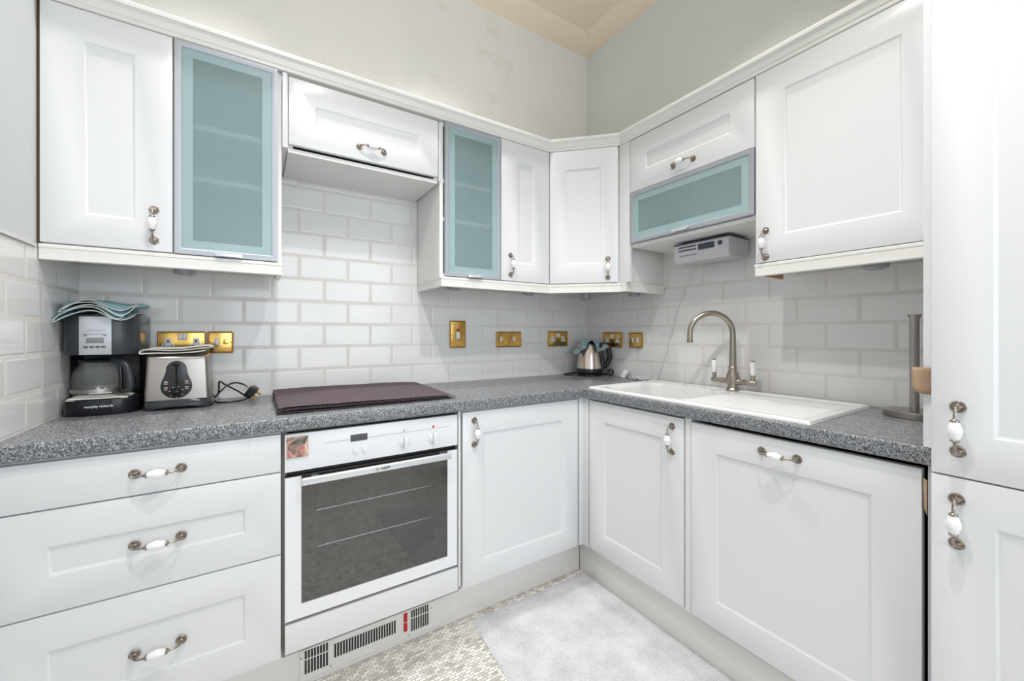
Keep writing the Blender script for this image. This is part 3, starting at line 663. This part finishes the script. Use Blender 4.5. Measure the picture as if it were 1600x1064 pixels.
# oven
t_ = thing('built_in_oven', 'white built-in electric oven with dark glass door under the worktop', 'oven', (-1.7985, YB, .262), 0)
ow = .5885
b = MB(); b.box(.011, ow-.012, .022, .50, -.001, .59).build('casing', M_dark, t_)
cp_ = MB().box(0, ow, -.0, .021, .4765, .595, .0015).build('control_panel', M_oven, t_)
MB().box(.115, ow-.03, -.0008, .001, .5535, .5548).build('trim_line', M_inkg, cp_)
MB().box(.1935, .249, -.0012, .002, .546, .569, .001).build('display', M_ink, cp_)
for px in (.2095, .2385): MB().lathe([(0, 0), (.0085, 0), (.0085, .006), (.0075, .008), (0, .008)], n=24, T=Matrix.Translation((px, .001, .517)) @ Matrix.Rotation(pi/2, 4, 'X')).build('button', M_oven, cp_)
for px, lamp in ((.377, 0), (.489, 1)):
    MB().lathe([(0, 0), (.0165, 0), (.0165, .006), (.014, .008), (0, .008)], n=30, T=Matrix.Translation((px, .001, .519)) @ Matrix.Rotation(pi/2, 4, 'X')).box(px-.0045, px+.0045, -.024, -.004, .500, .540, .002).build('knob', M_oven, cp_)
    mk = MB()
    for k in range(8):
        a = 2*pi*k/8+.3; mk.box(-.0032, .0032, -.0006, .001, -.0006, .0006, T=Matrix.Translation((px+.0255*cos(a), 0, .519+.0255*sin(a))) @ Matrix.Rotation(-a, 4, 'Y'))
    mk.build('dial_marks', M_inkg, cp_)
    MB().lathe([(0, 0), (.0042, 0), (.0042, .0015), (0, .002)], n=16, T=Matrix.Translation((px, .0004, .5605)) @ Matrix.Rotation(pi/2, 4, 'X')).build('indicator_lamp', M_red if lamp else M_inkg, cp_)
# door frame ring
b = MB(); bm = bmesh.new()
x0, x1, z0, z1 = 0, ow, .006, .4615; gx0, gx1, gz0, gz1 = .0465, .5465, .052, .4590
def rng(a, c, d_, e, y): return [bm.verts.new((a, y, d_)), bm.verts.new((c, y, d_)), bm.verts.new((c, y, e)), bm.verts.new((a, y, e))]
rs = [rng(gx0, gx1, gz0, gz1, .020), rng(x0, x1, z0, z1, .020), rng(x0, x1, z0, z1, .002), rng(x0+.002, x1-.002, z0+.002, z1-.002, 0), rng(gx0-.001, gx1+.001, gz0-.001, gz1+.001, 0), rng(gx0, gx1, gz0, gz1, .0015), rng(gx0, gx1, gz0, gz1, .020)]
for a, c in zip(rs, rs[1:]):
    for k in range(4): bm.faces.new((a[k], a[(k+1) % 4], c[(k+1) % 4], c[k]))
bmesh.ops.remove_doubles(bm, verts=bm.verts, dist=1e-6); b._add(bm); dr = b.build('door', [M_oven, M_dark], t_)
for f_ in dr.data.polygons:
    if f_.center.z > .4585: f_.material_index = 1
MB().box(gx0, gx1, .0012, .006, gz0, gz1).build('glass_pane', M_oglass, dr)['label'] = 'smoked dark glass'
bb = MB(); iy = .0065
bb.box(gx0, gx0+.044, iy, iy+.003, gz0, gz1).box(gx1-.05, gx1, iy, iy+.003, gz0, gz1).box(gx0+.044, gx1-.05, iy, iy+.003, gz0, gz0+.075).box(gx0+.044, gx1-.05, iy, iy+.003, gz1-.05, gz1)
bb.build('glass_mask', mat('brown_glass_mask', (.03, .022, .018), .4), dr)
# cavity + racks
t2 = MB().box(.055, .07, .022, .40, .02, .46).box(.53, .545, .022, .40, .02, .46).box(.07, .53, .385, .40, .02, .46).box(.07, .53, .022, .385, .02, .03).box(.07, .53, .022, .385, .45, .46).build('cavity', M_ovenin, t_)
bm_c = MB()
bm_c = None
for zz in (.21, .33):
    rk = MB(); rk.tube([(.075, .025, zz), (.525, .025, zz)], .0022, 8)
    for i in range(13): rk.tube([(.085+i*.036, .025, zz), (.085+i*.036, .37, zz)], .0013, 6)
    rk.build('wire_rack', M_chrome, t_)
# the casing must not fill the cavity: rebuild as shell
for ch in list(t_.children):
    if ch.name.startswith('casing'): bpy.data.objects.remove(ch)
b = MB(); b.box(.011, .053, .022, .50, -.001, .59).box(.547, ow-.012, .022, .50, -.001, .59).box(.053, .547, .402, .50, -.001, .59).box(.053, .547, .022, .402, -.001, .018).box(.053, .547, .022, .402, .462, .59).build('casing', M_dark, t_)
h_ = MB(); h_.box(.044, .5485, -.037, -.024, .4375, .4605, .004, seg=3)
for px in (.075, .515): h_.box(px, px+.02, -.025, .0005, .444, .455, .001)
h_ = h_.build('door_handle', M_alub, t_); h_['label'] = 'long flat silver door handle'
text('NEFF', .0125, M_ink, h_, (.302, -.0372, .4488), (pi/2, 0, 0), sx=1.15, bold=.0004)
lg = MB(); lg.box(.2685, .2785, -.0373, -.0365, .4438, .4448).box(.2685, .2785, -.0373, -.0365, .4528, .4538).box(.2685, .2695, -.0373, -.0365, .4438, .4538).box(.2775, .2785, -.0373, -.0365, .4438, .4538)
lg.tube([(.270, -.0371, .4528), (.277, -.0371, .4448)], .0006, 5); lg.build('emblem', M_ink, h_)
# picture magnet
o = MB().box(-1.7935, -1.7335, YB-.0045, YB-.0004, .783, .8475, .0006).build('picture_magnet', M_rose); tag(o, 'small square picture of a pink rose stuck on the oven control panel', 'magnet')

# base cabinet right of oven
u = base('base_cabinet', 'white base cabinet with shaker door to the right of the oven', 'cabinet', -1.189, .62)
MB().box(0.0015, .613, 0, .535, 0, BH-.15).build('carcass', M_base, u)
d = MB().shaker(.002, .605, .1665-.15, .861-.15, -.0195, .0185, .09, .088).build('door', M_door, u); handle(d, .053, -.0195, .7775-.15)
# inner corner post
o = MB().prism([(-.5755, -.5415), (-.5755, -.5600), (-.5535, -.5600), (-.5535, -.5985), (-.5355, -.5985), (-.5355, -.5415)], .163, BH, .0008).build('corner_post', M_door); tag(o, 'white L-shaped corner post between the two runs of base cabinets', 'post')
# base units, right run
u = base('sink_cabinet', 'white base cabinet with shaker door under the left end of the sink', 'cabinet', -.603, .50, True)
MB().box(0.0, .016, 0, .5, 0, BH-.15).box(.481, .497, 0, .5, 0, BH-.15).box(.016, .481, 0, .5, 0, .016).box(.016, .481, .49, .5, .016, BH-.15).build('carcass', M_base, u)
d = MB().shaker(.002, .4955, .1695-.15, .862-.15, -.0195, .0185, .092, .088).build('door', M_door, u); handle(d, .448, -.0195, .7775-.15)
o = MB().box(XB+.001, -.1, -1.1275, -1.1045, .165, BH, .0008).build('filler_panel', M_door); tag(o, 'narrow white filler strip between the sink cabinet and the dishwasher door', 'panel')
u = base('integrated_dishwasher', 'white integrated dishwasher with large shaker door under the right end of the worktop', 'dishwasher', -1.1295, .60, True, group=None)
MB().box(.006, .590, .002, .50, 0, .695).build('body', M_dark, u)
d = MB().shaker(.0005, .5925, .1675-.15, .857-.15, -.0225, .0205, .09, .090).build('door', M_door, u); handle(d, .288, -.0225, .8125-.15, True)
# plinths
o = MB().box(WX+.002, -.516, -.494, -.478, 0, .149, .0008).build('plinth', M_plinth); tag(o, 'white plinth along the floor under the drawers, oven and back base cabinet', 'plinth', 'white plinths')
o = MB().box(-.515, -.499, -1.742, -.4955, 0, .149, .0008).build('plinth', M_plinth); tag(o, 'white plinth along the floor under the sink cabinet and dishwasher', 'plinth', 'white plinths')
# plinth heater
t_ = thing('plinth_heater', 'white plinth heater with dark vertical grilles in the kickboard below the oven', 'heater', (-1.752, -.4945, .020))
MB().box(0, .50, -.004, 0, 0, .1, .001).build('front_plate', M_plinth, t_)
def grille(x0, x1, z0, z1, split):
    MB().box(x0, x1, -.0046, -.0035, z0, z1).build('grille', M_dark, t_)['label'] = 'dark slotted grille'
    s_ = MB(); k = int(round((x1-x0)/.0094))
    for i in range(k+1): xx = x0+(x1-x0)*i/k; s_.box(xx-.0013, xx+.0013, -.0064, -.0042, z0, z1)
    if split: s_.box(x0, x1, -.0066, -.0042, z0+.62*(z1-z0), z0+.62*(z1-z0)+.003)
    s_.build('grille_bars', M_plinth, t_)
grille(.013, .087, .018, .095, 1); grille(.104, .319, .034, .081, 0); grille(.375, .447, .016, .095, 1)
MB().box(.348, .362, -.0075, -.004, .026, .057, .001).box(.348, .362, -.0075, -.004, .061, .094, .001).build('switches', M_red, t_)['label'] = 'two small red rocker switches'
for px, pz in ((.004, .075), (.095, .010), (.368, .006), (.458, .075)): MB().lathe([(0, 0), (.003, 0), (.002, .0015), (0, .0015)], n=12, T=Matrix.Translation((px, -.004, pz)) @ Matrix.Rotation(pi/2, 4, 'X')).build('screw', M_steel, t_)

# tall cupboard
u = thing('tall_cupboard', 'tall white cupboard at far right with two stacked shaker doors', 'cupboard', (-.578, -1.7425, 0), RR)
MB().box(.001, .60, 0, .577, .1, 2.45).build('carcass', M_base, u)
MB().box(-.0155, -.0, .005, .577, ZT+.0005, 2.45).build('end_panel', M_door, u)
MB().box(-.0095, -.0, .014, .577, 0.0, ZT-TH-.0005).build('lower_end_panel', M_inkg, u)
MB().box(.001, .6, .06, .076, 0, .0995).build('toe_board', M_plinth, u)
d = MB().shaker(.002, .598, .866, 2.40, -.022, .021, .088, .09).build('door', M_door, u); d['label'] = 'upper door'; handle(d, .0435, -.022, .969)
d = MB().shaker(.002, .598, .168, .8625, -.022, .021, .091, .088).build('door', M_door, u); d['label'] = 'lower door'; handle(d, .0415, -.022, .770)
# cardboard scraps
def curl(name, cx_, cy_, z0, z1, r_, a0, a1, label, ext):
    b = MB(); n_ = 18
    def f(u_, v_):
        a = a0+(a1-a0)*u_; e = .006*sin(pi*u_)
        rr = r_*(1-.25*u_)
        return Vector((cx_+rr*cos(a), cy_+rr*sin(a), z0+(z1-z0)*v_*(1-.12*u_)))
    b.grid(n_, 6, f); o = b.build(name, M_card); m_ = o.modifiers.new('s', 'SOLIDIFY'); m_.thickness = .0025; tag(o, label, 'cardboard'); return o
b = MB()
def f(u_, v_):
    s_ = u_; x = -.5785-.012*sin(s_*pi*.55); y = -1.7425+.030*s_
    zt, zb = 1.0975, 1.036
    return Vector((x-.002, y, zb+(zt-zb)*v_+(.0 if v_ > .5 else .0)+(0.010*(s_**3) if v_ < .5 else 0)))
b.grid(14, 6, f); o = b.build('cardboard_scrap', M_card); m_ = o.modifiers.new('s', 'SOLIDIFY'); m_.thickness = .002; tag(o, 'curled brown cardboard scrap on the cupboard end panel in front of the kitchen roll stand', 'cardboard')
b = MB().prism([(0, 0), (.007, -.004), (.007, -.085), (.002, -.07)], 0, .003); o = b.build('cardboard_scrap', M_card); o.rotation_euler = (pi/2, 0, RR); o.location = (-.5615, -1.7245, .838)
tag(o, 'thin brown cardboard scrap in the gap between the dishwasher and the tall cupboard', 'cardboard')

# ------------------------------------------------------------------ rug
b = MB()
def f(u_, v_):
    x = -1.132+(.6145)*u_-.062*(v_)*(1-u_)*1.6; y = -.530-1.25*v_
    x += .003*noise.noise(Vector((u_*9, v_*20, 1))) if u_ in (0, 1) else 0
    e = min(u_, 1-u_, v_, 1-v_)
    return Vector((x, y, .001+.009*min(1, e*40)+.0012*noise.noise(Vector((u_*30, v_*60, 2)))))
b.grid(60, 110, f); o = b.build('carpet_mat', M_rug); tag(o, 'pale grey carpet offcut lying on the mosaic floor in the corner', 'rug')

# ------------------------------------------------------------------ cloths
def folded(name, mats, path, y0, y1, ny, dz, label, cat, th=.0022, npt=4, group=None, subs=1, jit=.002, hem=None):
    """path of (x,z offset) in the fold cross-section, extruded from y0 (front) to y1; dz(x,y) drapes it"""
    pts = ipath([(p[0], 0, p[1]) for p in path], npt); b = MB(); n_ = len(pts)-1
    def f(u_, v_):
        i = min(n_, int(round(u_*n_))); p = pts[i]; y = y0+(y1-y0)*v_
        q = Vector((p.x, y, p.z))
        q.x += jit*2*noise.noise(Vector((i*.13, y*25, 3))); q.y += jit*1.5*noise.noise(Vector((p.x*20, i*.11, 5)))
        q.z += dz(p.x, y)+jit*noise.noise(Vector((p.x*28, y*24, i*.2)))
        return q
    b.grid(n_, ny, f); o = b.build(name, mats)
    s_ = o.modifiers.new('s', 'SOLIDIFY'); s_.thickness = th; s_.offset = 0
    if hem: o.data.materials.append(hem); s_.material_offset_rim = 1
    if subs: q = o.modifiers.new('u', 'SUBSURF'); q.levels = subs; q.render_levels = subs
    return tag(o, label, cat, group)

# ------------------------------------------------------------------ coffee machine
CX = -2.2975
t_ = thing('coffee_machine', 'black and silver filter coffee machine in the left corner of the worktop', 'coffee machine', (CX, -.115, ZT))
def dshape(d=0, yb=.095):
    p = [(-.0925+d, yb), (.0925-d, yb)]
    for k in range(25):
        a = -pi*k/24; c_, s_ = cos(a), sin(a); e = 2/3.0
        p.append(((.0925-d)*(1 if c_ > 0 else -1)*abs(c_)**e, -.012-(.0845-d)*abs(s_)**e))
    return p
MB().prism(dshape(), .0, .0515, .004).build('base', M_blackg, t_)
MB().prism([(-.0925, .095), (.0925, .095), (.0925, .02), (.070, .055), (-.070, .055), (-.0925, .02)], .052, .193, .002).build('column', M_black, t_)
MB().prism(dshape(), .1935, .322, .004).build('brew_head', M_grey, t_)
xp = [-.043+.074*k/12 for k in range(13)]
ye = lambda x, o=0: -.012-o-.0845*(1-(abs(x)/.0925)**3)**(1/3)
pn = MB().prism([(x, ye(x, .0022)) for x in xp]+[(.031, -.085), (-.043, -.080)], .1945, .316, .0008).build('control_panel', M_silver, t_)
MB().box(-.0265, .0135, -.1000, -.094, .232, .2485, .0008).build('lcd', M_lcd, pn)
for k in range(4): MB().box(-.0325+k*.0135, -.0225+k*.0135, -.1000, -.094, .2165, .2225, .0008).build('button', M_ink, pn)
for xx in (-.0315, .0125): MB().box(xx, xx+.006, -.1000, -.094, .2545, .257).build('indicator_mark', M_ink, pn)
MB().box(-.034, .021, -.0996, -.094, .2595, .2603).build('divider_line', M_ink, pn)
text('CAFE RICO', .0085, M_inkg, pn, (-.0065, -.0993, .2715), (pi/2, 0, 0))
text('morphy richards', .0100, M_inkw, t_, (0.002, -.0972, .030), (pi/2, 0, 0), bold=.0001)
# carafe
c_ = thing('coffee_carafe', 'empty glass coffee jug with dark handle inside the coffee machine', 'jug', (CX-.014, -.136, ZT+.0575))
MB().lathe([(0, .0), (.056, 0), (.0625, .004), (.0655, .015), (.0665, .040), (.0655, .065), (.060, .085), (.051, .098), (.0475, .103), (.0475, .110), (.0455, .110), (.0455, .103), (.049, .097), (.058, .084), (.0635, .064), (.0645, .040), (.0635, .016), (.060, .006), (0, .003)], n=48, cap=False).build('glass_jug', M_cglass, c_)
MB().lathe([(.0668, .014), (.0675, .014), (.0675, .026), (.0668, .026)], n=48, cap=False).build('steel_band', M_steel, c_)
MB().lathe([(0, .1105), (.047, .1105), (.050, .114), (.047, .120), (.02, .1235), (0, .124)], n=36).build('lid', M_black, c_)
a = -.58
hp = [(.040, .116), (.060, .1165), (.080, .107), (.094, .088), (.101, .060), (.102, .030), (.098, .014)]
MB().tube([(cos(a)*p[0], sin(a)*p[0], p[1]) for p in ipath([(x, z, 0) for x, z in hp], 5) for p in [(p[0], p[1])]], .0105, 14).build('handle', M_grey, c_)
MB().tube([(cos(a)*x, sin(a)*x, z) for x, z in ((.0700, .020), (.088, .018), (.098, .020))], .007, 10).tube([(cos(a)*x, sin(a)*x, z) for x, z in ((.0685, .10), (.0725, .06), (.0705, .022))], .0055, 10).build('handle_bracket', M_black, c_)
# coffee filter paper inside jug
b = MB().prism([(-.03, 0), (.026, 0), (.010, .020), (.002, .012), (-.008, .024), (-.016, .012)], -.001, .001); o = b.build('filter_paper', M_paper); o.rotation_euler = (pi/2, 0, .1); o.location = (CX-.012, -.128, ZT+.0615); tag(o, 'crumpled white filter paper lying inside the glass coffee jug', 'paper')
# cloth under the jug
folded('folded_cloth', M_cream, [(CX-.078, .002), (CX, .001), (CX+.060, .002), (CX+.066, .0035), (CX+.058, .005), (CX, .0045), (CX-.075, .0055)], -.205, -.095, 10, lambda x, y: ZT+.0505+(.0 if y > -.2 else -.002), 'thin cream cloth folded flat under the glass coffee jug', 'cloth', .0012, jit=.0006)
# cloth on top of coffee machine
def dz1(x, y):
    s_ = x-CX; z = ZT+.3275
    fr = sstep(-.17, -.235, y)          # front overhang
    z += .009*math.exp(-((s_+.01)/.040)**2)
    z -= fr*(.036*sstep(-.03, -.105, s_)+.032*math.exp(-((s_-.050)/.032)**2))
    z -= .022*sstep(-.075, -.115, s_)
    z += .008*sstep(.08, .12, s_)
    return z
cpath = [(CX+.088, .001), (CX-.02, 0), (CX-.080, .003), (CX-.0905, .009), (CX-.082, .015), (CX, .009), (CX+.055, .011), (CX+.064, .016), (CX+.05, .020), (CX-.04, .017), (CX-.068, .021), (CX-.078, .027), (CX-.066, .031), (CX+.02, .024), (CX+.072, .021), (CX+.090, .024), (CX+.097, .029), (CX+.08, .032), (CX-.02, .033), (CX-.078, .031)]
folded('folded_tea_towel', M_teal, cpath, -.232, -.05, 18, dz1, 'pale blue and cream striped tea towel folded on top of the coffee machine', 'tea towel', .0032, jit=.004, hem=M_tealhem)

# ------------------------------------------------------------------ toaster
TX = -2.103
t_ = thing('toaster', 'brushed steel toaster with black keyhole control panel beside the coffee machine', 'toaster', (TX, -.12, ZT))
b = MB(); bm = bmesh.new(); bmesh.ops.create_cube(bm, size=1)
for v in bm.verts: v.co = Vector((v.co.x*(.178-.012*(v.co.z+.5)), v.co.y*.172, .034+(v.co.z+.5)*.156))
ed = [e for e in bm.edges if min(e.verts[0].co.z, e.verts[1].co.z) > .1]; bmesh.ops.bevel(bm, geom=ed, offset=.020, segments=5, profile=.5, affect='EDGES')
ed = [e for e in bm.edges if abs((e.verts[0].co-e.verts[1].co).normalized().z) > .9 and len(e.link_faces) == 2 and e.calc_face_angle(0) > .5]
bmesh.ops.bevel(bm, geom=ed, offset=.012, segments=4, profile=.5, affect='EDGES')
b._add(bm, None, 0, False); bd = b.build('body', M_steel, t_)
MB().box(-.05, -.020, -.062, .062, .186, .1905, .001).box(.020, .05, -.062, .062, .186, .1905, .001).build('bread_slots', M_black, t_)
# foot: arched skirt
b = MB()
def f(u_, v_):
    a = 2*pi*u_; ca, sa = cos(a), sin(a); p = 4
    rr = 1/((abs(ca)**p+abs(sa)**p)**(1/p)); x, y = ca*rr, sa*rr
    fl = [(.97, .036), (1.0, .033), (1.045, .026), (1.08, .015), (1.09, .006), (1.075, .0), (1.0, .0)][int(round(v_*6))]
    z = fl[1]; arch = max(0, 1-(x*1.15)**2)**.8*.010 if abs(y) > .8 else 0
    if fl[1] < .02: z += arch*(1-fl[1]/.02)
    return Vector((x*.0905*fl[0], y*.0875*fl[0], z))
b.grid(64, 6, f); b.prism([(-.085, -.08), (.085, -.08), (.085, .08), (-.085, .08)], .014, .0345); b.build('foot', M_grey, t_)
up = []
for k in range(0, 17): a = -pi+pi*k/16; up.append((.0425*cos(a), .080+.0415*sin(a)))
for k in range(1, 8): t__ = k/8; up.append((.0425-.0145*sstep(0, 1, t__), .080+.058*t__))
for k in range(0, 13): a = pi*k/12; up.append((.028*cos(a), .138+.030*sin(a)))
for k in range(1, 8): t__ = 1-k/8; up.append((-.0425+.0145*sstep(0, 1, t__), .080+.058*t__))
Tk = Matrix.Translation((-.002, -.0858, 0)) @ Matrix.Rotation(pi/2, 4, 'X')
kpn = MB().prism(up, 0, .0045, .001, T=Tk).build('control_panel', M_black, t_)
MB().box(-.0045, .0005, -.0912, -.0885, .082, .156).build('lever_slot', mat('lever_slot_black', (.001, .001, .001), .9), kpn)
MB().box(-.012, .008, -.106, -.0905, .152, .161, .003).build('lever', M_blackg, kpn)
MB().lathe([(0, 0), (.0125, 0), (.012, .008), (.009, .011), (0, .012)], n=24, T=Matrix.Translation((-.002, -.0900, .061)) @ Matrix.Rotation(pi/2, 4, 'X')).build('browning_knob', M_blackg, kpn)
mk = MB(); rd = MB()
for sx_ in (-1, 1):
    for zz in (.096, .076):
        mk.box(-.002+sx_*.028-.0045, -.002+sx_*.028+.0045, -.0908, -.0895, zz-.001, zz+.0015).box(-.002+sx_*.028-.005, -.002+sx_*.028+.005, -.0908, -.0895, zz-.007, zz-.0058)
        rd.box(-.002+sx_*.0205-.0012, -.002+sx_*.0205+.0012, -.0908, -.0895, zz-.0012, zz+.0012)
for k in range(7): a = radians(-120+k*50+90); mk.box(-.002+.0185*cos(a)-.001, -.002+.0185*cos(a)+.001, -.0908, -.0895, .061+.0185*sin(a)-.001, .061+.0185*sin(a)+.001)
mk.build('button_marks', M_inkw, kpn); rd.build('indicator_lights', M_red, kpn)
folded('folded_cloth', M_cream, [(TX+.078, .002), (TX, .001), (TX-.084, .003), (TX-.096, .009), (TX-.084, .0155), (TX-.02, .0105), (TX+.082, .012), (TX+.091, .016), (TX+.080, .020), (TX, .0175), (TX-.074, .0185)],
       -.214, -.045, 12, lambda x, y: ZT+.1935-.016*sstep(.075, .105, x-TX)*sstep(-.1, -.04, y)+.006*sstep(.02, .08, x-TX)-.004*sstep(-.07, -.1, x-TX), 'cream cloth folded flat on top of the toaster', 'cloth', .0042, jit=.003)
# toaster cable with plug
c_ = thing('toaster_cable', 'black mains cable looping from the toaster to an unplugged black plug', 'cable', (-1.94, -.1, ZT))
TT = Matrix.Translation((1.94, .1, -ZT))
pts = ipath([(-2.004, -.040, .925), (-1.998, -.035, .950), (-1.995, -.050, .985), (-1.975, -.058, .972), (-1.93, -.085, .944), (-1.905, -.115, .924), (-1.92, -.135, .9175), (-1.97, -.15, .9165), (-2.0, -.13, .918), (-2.006, -.10, .93), (-1.985, -.075, .955), (-1.965, -.07, .973), (-1.94, -.075, .980), (-1.915, -.085, .972), (-1.902, -.09, .962)], 7)
MB().tube(pts, .0032, 8, T=TT).build('cord', M_black, c_)
Tp = TT @ Matrix.Translation((-1.8890, -.095, .9425)) @ Matrix.Rotation(-.35, 4, 'Z') @ Matrix.Rotation(.62, 4, 'Y')
MB().box(-.013, .013, -.02, .02, -.024, .022, .005, T=Tp, seg=3).build('plug', M_black, c_)
pp = MB(); pp.box(.013, .034, -.003, .003, .006, .014, .0006, T=Tp).box(.013, .030, -.014, -.008, -.014, -.010, .0006, T=Tp).box(.013, .030, .008, .014, -.014, -.010, .0006, T=Tp); pp.build('plug_pins', M_brass, c_)

# ------------------------------------------------------------------ plum towel over the hob area
def dzt(x, y): return ZT+.0055+.006*sstep(-.52, -.05, y)+.003*noise.noise(Vector((x*7, y*9, 0)))-.0015
pts_x0, pts_x1 = -1.803, -1.195
path = [(pts_x1-.02, .0), (-1.5, .0), (pts_x0+.012, .0), (pts_x0, .004), (pts_x0+.01, .0085), (-1.5, .0075), (pts_x1-.05, .0065), (pts_x1-.045, .0085), (pts_x1-.055, .0105), (-1.5, .0125), (pts_x0+.014, .0125), (pts_x0+.002, .0155), (pts_x0+.014, .0195), (-1.5, .0175), (pts_x1-.05, .0125), (pts_x1, .004)]
o = folded('folded_towel', M_plum, path, -.515, -.055, 26, dzt, 'dark plum towel folded flat on the worktop above the oven', 'towel', .0030, npt=6, jit=.0014)

# ------------------------------------------------------------------ kettle
KX, KY = -.122, -.152
t_ = thing('electric_kettle', 'steel electric kettle with black handle and base in the far worktop corner', 'kettle', (KX, KY, ZT))
MB().lathe([(0, 0), (.078, 0), (.082, .003), (.082, .010), (.076, .015), (0, .0155)], n=40).build('power_base', M_black, t_)
MB().lathe([(0, .017), (.079, .017), (.081, .022), (.0805, .044), (.0795, .046), (0, .046)], n=40).build('lower_ring', M_black, t_)
MB().lathe([(0, .0465), (.0785, .0465), (.077, .07), (.072, .11), (.064, .15), (.054, .185), (.051, .193), (0, .193)], n=48).build('body', M_steelv, t_)
MB().lathe([(0, .1935), (.050, .1935), (.049, .199), (.038, .207), (.012, .210), (.012, .216), (0, .217)], n=36).build('lid', M_black, t_)
a = radians(-41)
hp = ipath([(.050, .180, 0), (.075, .192, 0), (.102, .182, 0), (.119, .155, 0), (.123, .120, 0), (.114, .085, 0), (.096, .060, 0), (.076, .050, 0)], 5)
MB().tube([(cos(a)*p[0], sin(a)*p[0], p[1]) for p in hp], [.012+.002*sin(pi*i/len(hp)) for i in range(len(hp))], 14).build('handle', M_black, t_)
MB().tube([(cos(a)*x, sin(a)*x, z) for x, z in ((.056, .185), (.066, .15), (.075, .10), (.081, .055))], [.012, .011, .012, .014], 12).build('handle_mount', M_black, t_)
MB().tube([(cos(a+pi)*x, sin(a+pi)*x, z) for x, z in ((.045, .165), (.060, .178), (.070, .188))], [.016, .012, .008], 12).build('spout', M_steelv, t_)
b = MB()
def f(u_, v_):
    X, Y = -.108+.214*u_, -.075+.155*v_
    cr = Vector((.8423, -.5390)); cf = Vector((-.5390, -.8423))
    X += .006*noise.noise(Vector((Y*30, 2, 1))); Yq = Y+.010*noise.noise(Vector((X*28, 5, 1)))
    x, y = cr.x*X+cf.x*Yq, cr.y*X+cf.y*Yq
    if X < 0: pr = .222-.052*sstep(0, -.07, X)-.022*sstep(-.06, -.105, X)
    else: pr = .222-.054*sstep(0, .045, X)+.022*sstep(.055, .10, X)
    pr -= .020*sstep(.04, .08, Y)*min(1, abs(X)/.03)+.02*sstep(-.04, -.075, Y)
    r_ = sqrt(X*X+Yq*Yq); z = .2195+(pr-.2195)*sstep(.034, .062, r_)
    if r_ < .058: z = max(z, .203)
    z += .0045*sin(X*150+Y*60)*sstep(.01, .04, r_)+.004*noise.noise(Vector((X*45, Y*45, 1)))
    return Vector((x, y, z))
b.grid(60, 44, f); o = b.build('tea_towel', M_navycl); o.location = (KX, KY, ZT+.004); s_ = o.modifiers.new('s', 'SOLIDIFY'); s_.thickness = .003; s_.offset = 1
q = o.modifiers.new('u', 'SUBSURF'); q.levels = 1; q.render_levels = 1
tag(o, 'crumpled teal and navy patterned cloth draped over the kettle lid', 'tea towel')
c_ = thing('kettle_cable', 'black kettle cable with an unplugged black plug beside the kettle', 'cable', (-.06, -.25, ZT))
TT = Matrix.Translation((.06, .25, -ZT))
MB().tube(ipath([(-.203, -.135, .918), (-.235, -.10, .9165), (-.245, -.06, .9165), (-.22, -.03, .9165), (-.15, -.022, .9165), (-.06, -.03, .9165), (-.025, -.08, .917), (-.022, -.16, .9175), (-.03, -.22, .921), (-.045, -.243, .928)], 7), .0032, 8, T=TT).build('cord', M_black, c_)
Tp = TT @ Matrix.Translation((-.052, -.262, .9375)) @ Matrix.Rotation(-.8, 4, 'Z') @ Matrix.Rotation(.3, 4, 'Y')
MB().lathe([(0, -.012), (.019, -.012), (.0225, -.008), (.0225, .008), (.019, .012), (0, .012)], n=8, T=Tp @ Matrix.Rotation(pi/2, 4, 'X'), smooth=False).build('plug', M_black, c_)
MB().box(-.003, .003, -.030, -.012, .002, .009, T=Tp).box(.006, .010, -.028, -.012, -.010, -.005, T=Tp).box(-.010, -.006, -.028, -.012, -.010, -.005, T=Tp).build('plug_pins', M_steel, c_)
bpy.context.view_layer.update()
